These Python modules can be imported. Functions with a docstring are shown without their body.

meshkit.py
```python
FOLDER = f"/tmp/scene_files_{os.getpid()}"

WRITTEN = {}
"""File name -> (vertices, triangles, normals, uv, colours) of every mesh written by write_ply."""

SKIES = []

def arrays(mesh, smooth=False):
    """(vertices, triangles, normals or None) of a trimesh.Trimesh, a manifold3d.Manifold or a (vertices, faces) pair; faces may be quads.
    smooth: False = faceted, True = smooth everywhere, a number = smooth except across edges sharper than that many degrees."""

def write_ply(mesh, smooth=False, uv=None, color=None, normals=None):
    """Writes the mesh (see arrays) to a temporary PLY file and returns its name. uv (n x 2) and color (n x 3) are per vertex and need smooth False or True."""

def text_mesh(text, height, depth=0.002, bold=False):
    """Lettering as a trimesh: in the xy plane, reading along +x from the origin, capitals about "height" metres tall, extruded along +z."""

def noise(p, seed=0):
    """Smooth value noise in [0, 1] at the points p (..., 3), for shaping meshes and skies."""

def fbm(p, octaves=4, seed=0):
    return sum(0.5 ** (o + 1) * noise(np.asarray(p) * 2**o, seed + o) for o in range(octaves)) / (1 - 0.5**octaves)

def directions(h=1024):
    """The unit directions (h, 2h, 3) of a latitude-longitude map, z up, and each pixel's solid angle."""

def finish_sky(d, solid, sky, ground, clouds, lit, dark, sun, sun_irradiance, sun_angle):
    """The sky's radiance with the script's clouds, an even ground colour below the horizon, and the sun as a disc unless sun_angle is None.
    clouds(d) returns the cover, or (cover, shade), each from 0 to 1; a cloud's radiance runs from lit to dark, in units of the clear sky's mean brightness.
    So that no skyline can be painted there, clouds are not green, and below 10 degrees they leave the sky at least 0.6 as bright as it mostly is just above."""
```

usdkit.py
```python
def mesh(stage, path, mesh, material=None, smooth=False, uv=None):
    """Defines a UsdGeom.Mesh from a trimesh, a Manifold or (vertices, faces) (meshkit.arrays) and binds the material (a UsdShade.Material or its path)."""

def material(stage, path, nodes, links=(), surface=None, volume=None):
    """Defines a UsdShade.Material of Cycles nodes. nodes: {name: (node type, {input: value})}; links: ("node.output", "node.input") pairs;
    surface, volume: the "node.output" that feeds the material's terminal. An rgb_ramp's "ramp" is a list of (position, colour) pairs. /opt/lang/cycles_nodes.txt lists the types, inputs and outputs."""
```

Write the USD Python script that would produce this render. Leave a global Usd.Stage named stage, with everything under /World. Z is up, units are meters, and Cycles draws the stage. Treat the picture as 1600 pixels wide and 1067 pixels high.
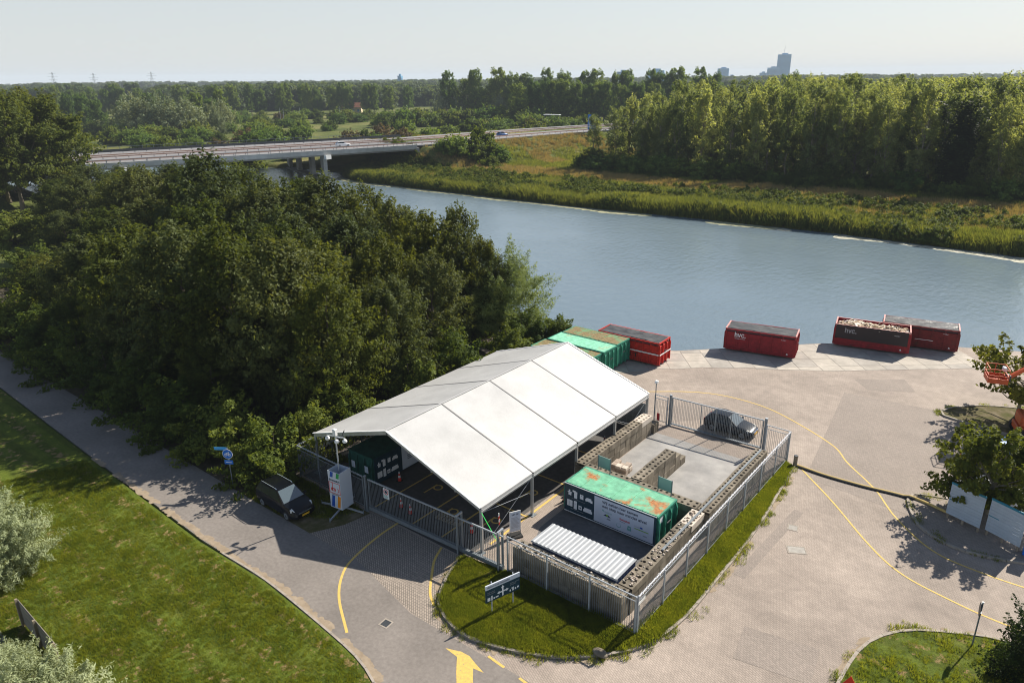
import math, random, re
import numpy as np
import trimesh
import shapely.geometry as sg
from shapely.ops import unary_union
from pxr import Gf, Sdf, Usd, UsdGeom, UsdLux, UsdShade, Vt
import meshkit, usdkit

stage = Usd.Stage.CreateInMemory()
UsdGeom.SetStageUpAxis(stage, "Z")
UsdGeom.SetStageMetersPerUnit(stage, 1.0)
UsdGeom.Xform.Define(stage, "/World")
UsdGeom.Scope.Define(stage, "/World/Looks")
PI = math.pi

# ---------------------------------------------------------------- camera
CAM = np.array([23.598, -26.472, 26.0])
HEAD = math.radians(38.573)          # to the left of +y
PITCH, ROLL = 0.3489, -0.0100
_f = np.array([-math.sin(HEAD) * math.cos(PITCH), math.cos(HEAD) * math.cos(PITCH), -math.sin(PITCH)])
_r0 = np.array([math.cos(HEAD), math.sin(HEAD), 0.0])
_u0 = np.cross(_r0, _f)
_r = math.cos(ROLL) * _r0 + math.sin(ROLL) * _u0
_u = -math.sin(ROLL) * _r0 + math.cos(ROLL) * _u0
cam = UsdGeom.Camera.Define(stage, "/World/camera")
_m = np.eye(4); _m[0, :3], _m[1, :3], _m[2, :3], _m[3, :3] = _r, _u, -_f, CAM
cam.AddTransformOp().Set(Gf.Matrix4d(*_m.ravel().tolist()))
cam.CreateHorizontalApertureAttr(36.0)
cam.CreateFocalLengthAttr(36.0 * 1128.79 / 1600)
cam.CreateClippingRangeAttr((0.5, 60000.0))
cam.CreateExposureAttr(0.78)

# ---------------------------------------------------------------- sky and sun
SUN_AZ, SUN_EL = math.atan2(0.224, 0.974), math.radians(37.5)
SKY_STRENGTH = 0.06
HAZE = 0.00012
VEIL_COLOR = (7.55, 7.8, 7.95)
usdkit.material(stage, "/World/Looks/sky_light", {
    "sky": ("sky_texture", {"sky_type": "single_scattering", "sun_disc": False, "sun_elevation": SUN_EL, "sun_rotation": SUN_AZ,
                            "altitude": 10.0, "air_density": 1.0, "aerosol_density": .6, "ozone_density": 1.0}),
    # summer haze whitens the sky towards the horizon
    "tc": ("texture_coordinate", {}), "sep": ("separate_xyz", {}),
    "fr": ("rgb_ramp", {"ramp": [(0.0, (.74,) * 3), (.09, (.67,) * 3), (.17, (.40,) * 3), (.32, (.12,) * 3), (.7, (.02,) * 3)]}),
    "veil": ("mix_color", {"blend_type": "mix", "b": VEIL_COLOR, "use_clamp": False}),
    "bg": ("background_shader", {"strength": SKY_STRENGTH})},
    [("sky.color", "veil.a"), ("tc.generated", "sep.vector"), ("sep.z", "fr.fac"), ("fr.color", "veil.fac"), ("veil.result", "bg.color")], surface="bg.background")
dome = UsdLux.DomeLight.Define(stage, "/World/sky")
UsdShade.MaterialBindingAPI.Apply(dome.GetPrim()).Bind(UsdShade.Material.Get(stage, "/World/Looks/sky_light"))
dome.GetPrim().SetCustomDataByKey("kind", "structure")
sun = UsdLux.DistantLight.Define(stage, "/World/sun")
sun.CreateNormalizeAttr(True); sun.CreateIntensityAttr(1.25); sun.CreateAngleAttr(0.53)
sun.CreateColorAttr(Gf.Vec3f(1.0, 0.93, 0.82))
_sd = np.array([math.sin(SUN_AZ) * math.cos(SUN_EL), math.cos(SUN_AZ) * math.cos(SUN_EL), math.sin(SUN_EL)])
_sx = np.cross([0, 0, 1.0], _sd); _sx /= np.linalg.norm(_sx); _sy = np.cross(_sd, _sx)
_ms = np.eye(4); _ms[0, :3], _ms[1, :3], _ms[2, :3] = _sx, _sy, _sd
sun.AddTransformOp().Set(Gf.Matrix4d(*_ms.ravel().tolist()))

# ---------------------------------------------------------------- scene-tree helpers
_used = {}
def numbered(parent, name):
    k = (parent, name); n = _used.get(k, 0); _used[k] = n + 1
    return f"{parent}/{name}" if n == 0 else f"{parent}/{name}_{n:03d}"

def tag(prim, label=None, cat=None, group=None, kind=None):
    p = prim.GetPrim() if hasattr(prim, "GetPrim") else prim
    for k, v in (("label", label), ("category", cat), ("group", group), ("kind", kind)):
        if v: p.SetCustomDataByKey(k, v)
    return prim

def path_of(parent):
    if parent is None: return "/World"
    return parent if isinstance(parent, str) else str(parent.GetPrim().GetPath())

def mat(name): return UsdShade.Material.Get(stage, "/World/Looks/" + name)

def obj(name, mesh, material, parent=None, smooth=False, label=None, kind=None, uv=None):
    m = usdkit.mesh(stage, numbered(path_of(parent), name), mesh, mat(material), smooth=smooth, uv=uv)
    return tag(m, label, None, None, kind)

def thing(name, label, cat, loc=(0, 0, 0), rotz=0.0, group=None, scale=None, rotx=0, roty=0):
    x = UsdGeom.Xform.Define(stage, numbered("/World", name))
    x.AddTranslateOp().Set(Gf.Vec3d(*map(float, loc)))
    if rotz: x.AddRotateZOp().Set(math.degrees(rotz))
    if roty: x.AddRotateYOp().Set(math.degrees(roty))
    if rotx: x.AddRotateXOp().Set(math.degrees(rotx))
    if scale is not None: x.AddScaleOp().Set(Gf.Vec3f(*([scale] * 3 if np.ndim(scale) == 0 else scale)))
    return tag(x, label, cat, group)

def kind_class(name):
    return stage.CreateClassPrim("/World/" + name)

def copy_of(src, name, label, cat, loc, rotz=0.0, group=None, scale=None):
    x = thing(name, label, cat, loc, rotz, group, scale)
    x.GetPrim().GetReferences().AddInternalReference(src.GetPrim().GetPath() if hasattr(src, "GetPrim") else src.GetPath())
    x.GetPrim().SetInstanceable(True)
    return x

# ---------------------------------------------------------------- mesh helpers
class MB:
    """Collects pieces into one mesh."""
    def __init__(s): s.v, s.f, s.n = [], [], 0
    def add(s, v, f):
        v = np.asarray(v, float); f = np.asarray(f, int)
        if f.shape[1] == 4: f = np.vstack([f[:, [0, 1, 2]], f[:, [0, 2, 3]]])
        s.v.append(v); s.f.append(f + s.n); s.n += len(v); return s
    def box(s, a, b, c=0.0):
        """box from corner a to corner b, chamfered vertical edges ignored"""
        x0, y0, z0 = np.minimum(a, b); x1, y1, z1 = np.maximum(a, b)
        v = [(x0, y0, z0), (x1, y0, z0), (x1, y1, z0), (x0, y1, z0), (x0, y0, z1), (x1, y0, z1), (x1, y1, z1), (x0, y1, z1)]
        return s.add(v, [(0, 3, 2, 1), (4, 5, 6, 7), (0, 1, 5, 4), (1, 2, 6, 5), (2, 3, 7, 6), (3, 0, 4, 7)])
    def cbox(s, a, b, c=0.02):
        """box with chamfered edges"""
        a = np.minimum(a, b).astype(float); b = np.maximum(a, np.maximum(a, b)).astype(float)
        h = (b - a) / 2; m = (a + b) / 2; pts = []
        for sx in (-1, 1):
            for sy in (-1, 1):
                for sz in (-1, 1):
                    pts += [(sx * h[0], sy * (h[1] - c), sz * (h[2] - c)), (sx * (h[0] - c), sy * h[1], sz * (h[2] - c)), (sx * (h[0] - c), sy * (h[1] - c), sz * h[2])]
        t = trimesh.convex.convex_hull(np.array(pts))
        return s.add(t.vertices + m, t.faces)
    def bar(s, p, q, w, h=None, up=(0, 0, 1)):
        """rectangular bar from p to q"""
        p, q = np.asarray(p, float), np.asarray(q, float); h = w if h is None else h
        t = (q - p) / (np.linalg.norm(q - p) + 1e-12); up = np.asarray(up, float)
        if abs(t @ up) > .98: up = np.array([0, 1.0, 0])
        a = np.cross(t, up); a /= np.linalg.norm(a); b = np.cross(a, t)
        c = [p + a * sx * w / 2 + b * sy * h / 2 for sx, sy in ((-1, -1), (1, -1), (1, 1), (-1, 1))]
        v = c + [x + (q - p) for x in c]
        return s.add(v, [(0, 1, 2, 3)[::-1], (4, 5, 6, 7), (0, 1, 5, 4), (1, 2, 6, 5), (2, 3, 7, 6), (3, 0, 4, 7)])
    def tube(s, pts, rad, n=6, cap=True):
        p = np.asarray(pts, float); r = np.broadcast_to(rad, (len(p),)).astype(float)
        t = np.gradient(p, axis=0); t /= np.linalg.norm(t, axis=1, keepdims=True) + 1e-12
        ref = np.where(np.abs(t[:, 2:]) < .92, [0, 0, 1.0], [1.0, 0, 0])
        a = np.cross(t, ref); a /= np.linalg.norm(a, axis=1, keepdims=True) + 1e-12; b = np.cross(t, a)
        g = np.arange(n) * 2 * PI / n
        v = (p[:, None] + r[:, None, None] * (np.cos(g)[None, :, None] * a[:, None] + np.sin(g)[None, :, None] * b[:, None])).reshape(-1, 3)
        i, j = np.meshgrid(np.arange(len(p) - 1), np.arange(n), indexing="ij")
        q = np.stack([i * n + j, i * n + (j + 1) % n, (i + 1) * n + (j + 1) % n, (i + 1) * n + j], -1).reshape(-1, 4)
        s.add(v, q)
        if cap:
            for k, o in ((0, 1), (len(p) - 1, -1)):
                ring = v[k * n:(k + 1) * n]
                s.add(np.vstack([ring, p[k]]), [((j + 1) % n, j, n) if o == -1 else (j, (j + 1) % n, n) for j in range(n)])
        return s
    def cyl(s, p, q, r, n=12, r2=None): return s.tube([p, q], [r, r if r2 is None else r2], n)
    def prism(s, poly, z0, z1):
        P = poly if hasattr(poly, "geom_type") else sg.Polygon(poly)
        for g in getattr(P, "geoms", [P]):
            t = trimesh.creation.extrude_polygon(g, z1 - z0, engine="earcut"); s.add(t.vertices + [0, 0, z0], t.faces)
        return s
    def flat(s, poly, z):
        P = poly if hasattr(poly, "geom_type") else sg.Polygon(poly)
        for g in getattr(P, "geoms", [P]):
            v, f = trimesh.creation.triangulate_polygon(g, engine="earcut")
            v = np.column_stack([v, np.full(len(v), z)]); f = np.asarray(f)
            nz = np.cross(v[f[:, 1]] - v[f[:, 0]], v[f[:, 2]] - v[f[:, 0]])[:, 2]
            f[nz < 0] = f[nz < 0][:, ::-1]; s.add(v, f)
        return s
    def text(s, txt, height, origin, xdir, ydir, depth=.004, bold=False, center=False, width=None):
        t = meshkit.text_mesh(txt, height, depth, bold); v = np.array(t.vertices)
        if width: v[:, 0] *= width / (v[:, 0].max() + 1e-9)
        if center: v[:, 0] -= v[:, 0].max() / 2
        xd, yd = np.asarray(xdir, float), np.asarray(ydir, float); zd = np.cross(xd, yd)
        return s.add(np.asarray(origin, float) + v[:, :1] * xd + v[:, 1:2] * yd + v[:, 2:] * zd, t.faces)
    def shape(s, poly, origin, xdir, ydir, depth=.004):
        P = poly if hasattr(poly, "geom_type") else sg.Polygon(poly)
        xd, yd = np.asarray(xdir, float), np.asarray(ydir, float); zd = np.cross(xd, yd)
        for g in getattr(P, "geoms", [P]):
            t = trimesh.creation.extrude_polygon(g, depth, engine="earcut"); v = t.vertices
            s.add(np.asarray(origin, float) + v[:, :1] * xd + v[:, 1:2] * yd + v[:, 2:] * zd, t.faces)
        return s
    def move(s, rot=0.0, loc=(0, 0, 0)):
        c, k = math.cos(rot), math.sin(rot); R = np.array([[c, -k, 0], [k, c, 0], [0, 0, 1]])
        s.v = [x @ R.T + np.asarray(loc, float) for x in s.v]; return s
    def get(s): return np.vstack(s.v), np.vstack(s.f)
    def build(s, name, material, parent=None, smooth=False, label=None, kind=None):
        return obj(name, s.get(), material, parent, smooth, label, kind)

def strip(pts, width):
    return sg.LineString(pts).buffer(width / 2, cap_style=2, join_style=1)

def spline(pts, n=12):
    """Catmull-Rom through the points"""
    p = np.asarray(pts, float); p = np.vstack([2 * p[0] - p[1], p, 2 * p[-1] - p[-2]]); out = []
    for i in range(1, len(p) - 2):
        for t in np.linspace(0, 1, n, endpoint=False):
            a, b, c, d = p[i - 1], p[i], p[i + 1], p[i + 2]
            out.append(.5 * (2 * b + (c - a) * t + (2 * a - 5 * b + 4 * c - d) * t * t + (3 * b - a - 3 * c + d) * t ** 3))
    out.append(p[-2]); return np.array(out)

def in_view(p, margin=60):
    """whether the photograph can see the point at all (to leave out what lies outside its frame)"""
    d = np.asarray(p, float) - CAM; z = d @ _f
    if z < 1: return False
    x, y = 800 + 1128.79 * (d @ _r) / z, 533.5 - 1128.79 * (d @ _u) / z
    return -margin < x < 1600 + margin and -margin < y < 1067 + margin
# ================================================================ materials
def rgb(*c): return tuple(float(x) for x in c)
def mul(c, k): return tuple(min(1.0, x * k) for x in c)

def stuff_mat(name, stops, scale=1.0, rough=.8, bump=0.0, bscale=None, metal=0.0, spec=.3, detail=6.0, big=None, coord="pos", stretch=(1, 1, 1), rotz=0.0, bdist=.02, nrough=.6, coat=0.0):
    """noise -> colour ramp -> principled, with a second large noise that shifts the tone and a fine bump"""
    n = {"geo": ("geometry", {}), "tc": ("texture_coordinate", {}), "map": ("mapping", {"scale": stretch, "rotation": (0, 0, rotz)}),
         "n": ("noise_texture", {"scale": scale, "detail": detail, "roughness": nrough}),
         "r": ("rgb_ramp", {"ramp": stops}),
         "p": ("principled_bsdf", {"roughness": rough, "metallic": metal, "specular_ior_level": spec, "coat_weight": coat})}
    src = "geo.position" if coord == "pos" else "tc.object"
    l = [(src, "map.vector"), ("map.vector", "n.vector"), ("n.fac", "r.fac")]
    col = "r.color"
    if big:
        bs, lo, hi = big
        n["nb"] = ("noise_texture", {"scale": bs, "detail": 4.0, "roughness": .55}); n["rb"] = ("rgb_ramp", {"ramp": [(.3, (lo,) * 3 if np.ndim(lo) == 0 else lo), (.7, (hi,) * 3 if np.ndim(hi) == 0 else hi)]})
        n["mx"] = ("mix_color", {"blend_type": "multiply", "fac": 1.0, "use_clamp": False})
        l += [("map.vector", "nb.vector"), ("nb.fac", "rb.fac"), (col, "mx.a"), ("rb.color", "mx.b")]; col = "mx.result"
    if bump:
        n["n2"] = ("noise_texture", {"scale": bscale or scale * 3, "detail": 5.0, "roughness": .65})
        n["b"] = ("bump", {"strength": bump, "distance": bdist})
        l += [("map.vector", "n2.vector"), ("n2.fac", "b.height"), ("b.normal", "p.normal")]
    l.append((col, "p.base_color"))
    return usdkit.material(stage, "/World/Looks/" + name, n, l, surface="p.BSDF")

def plain(name, c, rough=.5, metal=0.0, var=.12, scale=2.0, spec=.4, coat=0.0, bump=0.0, coord="tc"):
    return stuff_mat(name, [(.3, mul(c, 1 - var)), (.7, mul(c, 1 + var))], scale, rough, bump, None, metal, spec, 4.0, None, coord, coat=coat)

def leaf_mat(name, dark, mid, light, trans=.42, scale=.45, vary=.25):
    n = {"geo": ("geometry", {}), "oi": ("object_info", {}),
         "n": ("noise_texture", {"scale": scale, "detail": 3.0, "roughness": .6}),
         "isl": ("math", {"math_type": "multiply_add", "value2": .5, "value3": .0}),
         "ad": ("math", {"math_type": "add"}),
         "r": ("rgb_ramp", {"ramp": [(.25, dark), (.6, mid), (1.0, light)]}),
         "v": ("math", {"math_type": "multiply_add", "value2": vary * 1.6, "value3": 1 - vary * .8}),
         "h0": ("math", {"math_type": "multiply_add", "value2": -.035, "value3": .515}),
         "h": ("hsv", {}),
         "p": ("principled_bsdf", {"roughness": .6, "specular_ior_level": .14}),
         "tm": ("mix_color", {"blend_type": "multiply", "fac": 1.0, "b": (1.75, 1.55, .7), "use_clamp": False}),
         "t": ("translucent_bsdf", {}), "mx": ("mix_closure", {"fac": trans})}
    l = [("geo.position", "n.vector"), ("geo.random_per_island", "isl.value1"), ("n.fac", "ad.value1"), ("isl.value", "ad.value2"), ("ad.value", "r.fac"),
         ("oi.random", "v.value1"), ("v.value", "h.value"), ("oi.random", "h0.value1"), ("h0.value", "h.hue"), ("r.color", "h.color"),
         ("h.color", "p.base_color"), ("h.color", "tm.a"), ("tm.result", "t.color"), ("p.BSDF", "mx.closure1"), ("t.BSDF", "mx.closure2")]
    return usdkit.material(stage, "/World/Looks/" + name, n, l, surface="mx.closure")

def brick_mat(name, c1, c2, mortar, scale, rotz, bw=.21, rh=.105, big=(.12, .8, 1.12), rough=.85, msize=.012, fine=(6.0, .85, 1.12)):
    n = {"geo": ("geometry", {}), "map": ("mapping", {"rotation": (0, 0, rotz)}),
         "bk": ("brick_texture", {"color1": c1, "color2": c2, "mortar": mortar, "scale": scale, "mortar_size": msize, "mortar_smooth": .2, "brick_width": bw, "row_height": rh}),
         "nb": ("noise_texture", {"scale": big[0], "detail": 5.0, "roughness": .6}), "rb": ("rgb_ramp", {"ramp": [(.3, (big[1],) * 3), (.7, (big[2],) * 3)]}),
         "nf": ("noise_texture", {"scale": fine[0], "detail": 5.0, "roughness": .7}), "rf": ("rgb_ramp", {"ramp": [(.3, (fine[1],) * 3), (.7, (fine[2],) * 3)]}),
         "m1": ("mix_color", {"blend_type": "multiply", "fac": 1.0}), "m2": ("mix_color", {"blend_type": "multiply", "fac": 1.0, "use_clamp": False}),
         "b": ("bump", {"strength": .5, "distance": .01}), "p": ("principled_bsdf", {"roughness": rough, "specular_ior_level": .3})}
    l = [("geo.position", "map.vector"), ("map.vector", "bk.vector"), ("geo.position", "nb.vector"), ("nb.fac", "rb.fac"), ("geo.position", "nf.vector"), ("nf.fac", "rf.fac"),
         ("bk.color", "m1.a"), ("rb.color", "m1.b"), ("m1.result", "m2.a"), ("rf.color", "m2.b"), ("m2.result", "p.base_color"), ("bk.fac", "b.height"), ("b.normal", "p.normal")]
    n["b"][1]["invert"] = True
    return usdkit.material(stage, "/World/Looks/" + name, n, l, surface="p.BSDF")

# ground
def ground_mat():
    """terrain: mown lawn near the road, rough meadow and dry grass far off, dark leaf litter under the wood"""
    n = {"geo": ("geometry", {}), "sx": ("separate_xyz", {}),
         "n1": ("noise_texture", {"scale": .035, "detail": 5.0, "roughness": .6}), "r1": ("rgb_ramp", {"ramp": [(.32, (.060, .080, .020)), (.5, (.105, .125, .032)), (.62, (.18, .17, .06)), (.74, (.27, .215, .10))]}),
         "n2": ("noise_texture", {"scale": 2.2, "detail": 7.0, "roughness": .7}), "r2": ("rgb_ramp", {"ramp": [(.25, (.55,) * 3), (.75, (1.35,) * 3)]}),
         "m": ("mix_color", {"blend_type": "multiply", "fac": 1.0, "use_clamp": False}),
         "n3": ("noise_texture", {"scale": .9, "detail": 6.0, "roughness": .7}), "b": ("bump", {"strength": .7, "distance": .35}),
         "p": ("principled_bsdf", {"roughness": .95, "specular_ior_level": .1})}
    l = [("geo.position", "n1.vector"), ("n1.fac", "r1.fac"), ("geo.position", "n2.vector"), ("n2.fac", "r2.fac"), ("r1.color", "m.a"), ("r2.color", "m.b"), ("m.result", "p.base_color"),
         ("geo.position", "n3.vector"), ("n3.fac", "b.height"), ("b.normal", "p.normal")]
    usdkit.material(stage, "/World/Looks/meadow", n, l, surface="p.BSDF")
ground_mat()

def lawn_mat():
    n = {"geo": ("geometry", {}),
         "n1": ("noise_texture", {"scale": .5, "detail": 5.0, "roughness": .6}), "r1": ("rgb_ramp", {"ramp": [(.3, (.056, .084, .008)), (.52, (.086, .114, .012)), (.75, (.122, .138, .022))]}),
         "n2": ("noise_texture", {"scale": 9.0, "detail": 6.0, "roughness": .7}), "r2": ("rgb_ramp", {"ramp": [(.25, (.55,) * 3), (.75, (1.4,) * 3)]}),
         "m": ("mix_color", {"blend_type": "multiply", "fac": 1.0, "use_clamp": False}),
         "n3": ("noise_texture", {"scale": 14.0, "detail": 5.0, "roughness": .7}), "b": ("bump", {"strength": .9, "distance": .06}),
         # wheel-track rows of worn, straw-coloured patches running along the path
         "map": ("mapping", {"scale": (.35, 1.0, 1.0)}), "n4": ("noise_texture", {"scale": 1.7, "detail": 4.0, "roughness": .75}),
         "sx": ("separate_xyz", {}), "y1": ("math", {"math_type": "multiply", "value2": 2.9}), "w": ("math", {"math_type": "sine"}), "w2": ("math", {"math_type": "multiply_add", "value2": .07, "value3": -.085}),
         "ad": ("math", {"math_type": "add"}), "k": ("rgb_ramp", {"ramp": [(.50, (0, 0, 0)), (.57, (1, 1, 1))]}),
         "m2": ("mix_color", {"blend_type": "mix", "b": (.25, .175, .08)}),
         # faint mowing stripes
         "y2": ("math", {"math_type": "multiply", "value2": 4.4}), "s2": ("math", {"math_type": "sine"}), "st": ("rgb_ramp", {"ramp": [(0.0, (.84,) * 3), (1.0, (1.13,) * 3)]}), "s3": ("math", {"math_type": "multiply_add", "value2": 1.2, "value3": .5}), "ms": ("mix_color", {"blend_type": "multiply", "fac": 1.0, "use_clamp": False}),
         "p": ("principled_bsdf", {"roughness": .9, "specular_ior_level": .15})}
    l = [("geo.position", "n1.vector"), ("n1.fac", "r1.fac"), ("geo.position", "n2.vector"), ("n2.fac", "r2.fac"), ("r1.color", "m.a"), ("r2.color", "m.b"),
         ("sx.y", "y2.value1"), ("y2.value", "s2.value1"), ("s2.value", "s3.value1"), ("s3.value", "st.fac"), ("m.result", "ms.a"), ("st.color", "ms.b"),
         ("geo.position", "n3.vector"), ("n3.fac", "b.height"), ("b.normal", "p.normal"), ("geo.position", "n4.vector"), ("geo.position", "sx.vector"),
         ("sx.y", "y1.value1"), ("y1.value", "w.value1"), ("w.value", "w2.value1"), ("n4.fac", "ad.value1"), ("w2.value", "ad.value2"), ("ad.value", "k.fac"),
         ("ms.result", "m2.a"), ("k.color", "m2.fac"), ("m2.result", "p.base_color")]
    usdkit.material(stage, "/World/Looks/lawn", n, l, surface="p.BSDF")
lawn_mat()

def water_mat():
    n = {"geo": ("geometry", {}), "map": ("mapping", {"scale": (1.0, .55, 1.0), "rotation": (0, 0, .5)}), "n": ("noise_texture", {"scale": 1.1, "detail": 5.0, "roughness": .6}),
         "n2": ("noise_texture", {"scale": .035, "detail": 3.0}), "r2": ("rgb_ramp", {"ramp": [(.35, (.25,) * 3), (.65, (1.0,) * 3)]}),
         "n4": ("noise_texture", {"scale": .018, "detail": 4.0, "roughness": .6}), "rr": ("rgb_ramp", {"ramp": [(.36, (.05,) * 3), (.6, (.20,) * 3)]}), "m4": ("mapping", {"scale": (.6, 1.6, 1.0), "rotation": (0, 0, .12)}),
         "b": ("bump", {"distance": .16}), "p": ("principled_bsdf", {"base_color": (.145, .195, .23), "roughness": .12, "ior": 1.4, "specular_ior_level": .5})}
    l = [("geo.position", "map.vector"), ("map.vector", "n.vector"), ("n.fac", "b.height"), ("geo.position", "n2.vector"), ("n2.fac", "r2.fac"), ("r2.color", "b.strength"), ("b.normal", "p.normal"), ("geo.position", "m4.vector"), ("m4.vector", "n4.vector"), ("n4.fac", "rr.fac"), ("rr.color", "p.roughness")]
    usdkit.material(stage, "/World/Looks/water", n, l, surface="p.BSDF")
water_mat()

brick_mat("pavers", (.385, .318, .268), (.335, .278, .235), (.25, .212, .175), 1.0, .45, big=(.13, .74, 1.16), fine=(1.1, .84, 1.12))
brick_mat("pavers_darker", (.315, .262, .225), (.27, .228, .195), (.22, .188, .158), 1.0, .45, big=(.3, .88, 1.08))
brick_mat("pavers_gate", (.36, .30, .25), (.29, .245, .205), (.12, .105, .085), 1.0, .785, bw=.22, rh=.11, msize=.014)
stuff_mat("asphalt_road", [(.3, (.19, .168, .15)), (.7, (.255, .227, .203))], 5.0, .9, .35, 60, big=(.25, .8, 1.12), spec=.25)
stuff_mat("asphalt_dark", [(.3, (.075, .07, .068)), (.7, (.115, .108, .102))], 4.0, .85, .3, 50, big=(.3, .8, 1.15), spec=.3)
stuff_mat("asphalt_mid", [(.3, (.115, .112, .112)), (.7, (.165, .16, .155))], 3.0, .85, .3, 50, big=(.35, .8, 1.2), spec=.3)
stuff_mat("highway", [(.3, (.19, .185, .19)), (.7, (.24, .235, .24))], .8, .85, big=(.05, .9, 1.1), stretch=(1, .1, 1))
stuff_mat("concrete", [(.25, (.30, .28, .25)), (.5, (.40, .375, .335)), (.75, (.48, .45, .40))], 1.6, .85, .3, 18, big=(.35, .8, 1.1))
stuff_mat("concrete_slab_a", [(.25, (.33, .30, .26)), (.75, (.47, .425, .365))], 1.3, .85, .3, 25, big=(.5, .85, 1.1))
stuff_mat("concrete_slab_b", [(.25, (.29, .265, .235)), (.75, (.41, .375, .33))], 1.1, .85, .3, 25, big=(.5, .85, 1.1))
stuff_mat("concrete_slab_c", [(.25, (.37, .335, .285)), (.75, (.50, .45, .385))], 1.7, .85, .3, 25, big=(.5, .85, 1.1))
stuff_mat("concrete_floor", [(.3, (.25, .243, .235)), (.7, (.36, .345, .325))], .8, .7, .2, 20, big=(.3, .72, 1.15))
stuff_mat("block_a", [(.2, (.10, .082, .058)), (.5, (.185, .158, .12)), (.8, (.26, .225, .175))], 2.2, .9, .4, 20, big=(.7, .65, 1.15), stretch=(1, 1, .45))
stuff_mat("block_b", [(.2, (.12, .098, .068)), (.5, (.215, .183, .138)), (.8, (.295, .255, .20))], 1.8, .9, .4, 20, big=(.9, .6, 1.15), stretch=(1, 1, .4))
stuff_mat("block_pale", [(.3, (.50, .43, .36)), (.7, (.62, .55, .47))], 2.2, .9, .3, 20)
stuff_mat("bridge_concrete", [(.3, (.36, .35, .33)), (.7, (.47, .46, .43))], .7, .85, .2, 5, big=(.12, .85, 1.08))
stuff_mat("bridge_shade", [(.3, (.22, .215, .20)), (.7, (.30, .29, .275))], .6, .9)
stuff_mat("kerb", [(.3, (.27, .235, .195)), (.7, (.40, .35, .295))], 3.0, .9, .4, 25)
stuff_mat("dry_sand", [(.3, (.24, .185, .125)), (.7, (.36, .29, .21))], 2.5, .95, .4, 20)
stuff_mat("earth", [(.3, (.05, .042, .028)), (.55, (.085, .072, .048)), (.8, (.13, .108, .075))], 2.0, .95, .6, 14, spec=.1, bdist=.05)
stuff_mat("verge", [(.3, (.07, .075, .02)), (.5, (.11, .095, .045)), (.7, (.19, .155, .105))], 1.3, .95, .6, 14, spec=.1, bdist=.05)
stuff_mat("yellow_paint", [(.34, (.36, .28, .17)), (.44, (.60, .41, .11)), (.7, (.72, .50, .13))], 7.0, .75, detail=7, nrough=.7)
plain("white_paint", (.78, .78, .76), .55)
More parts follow.
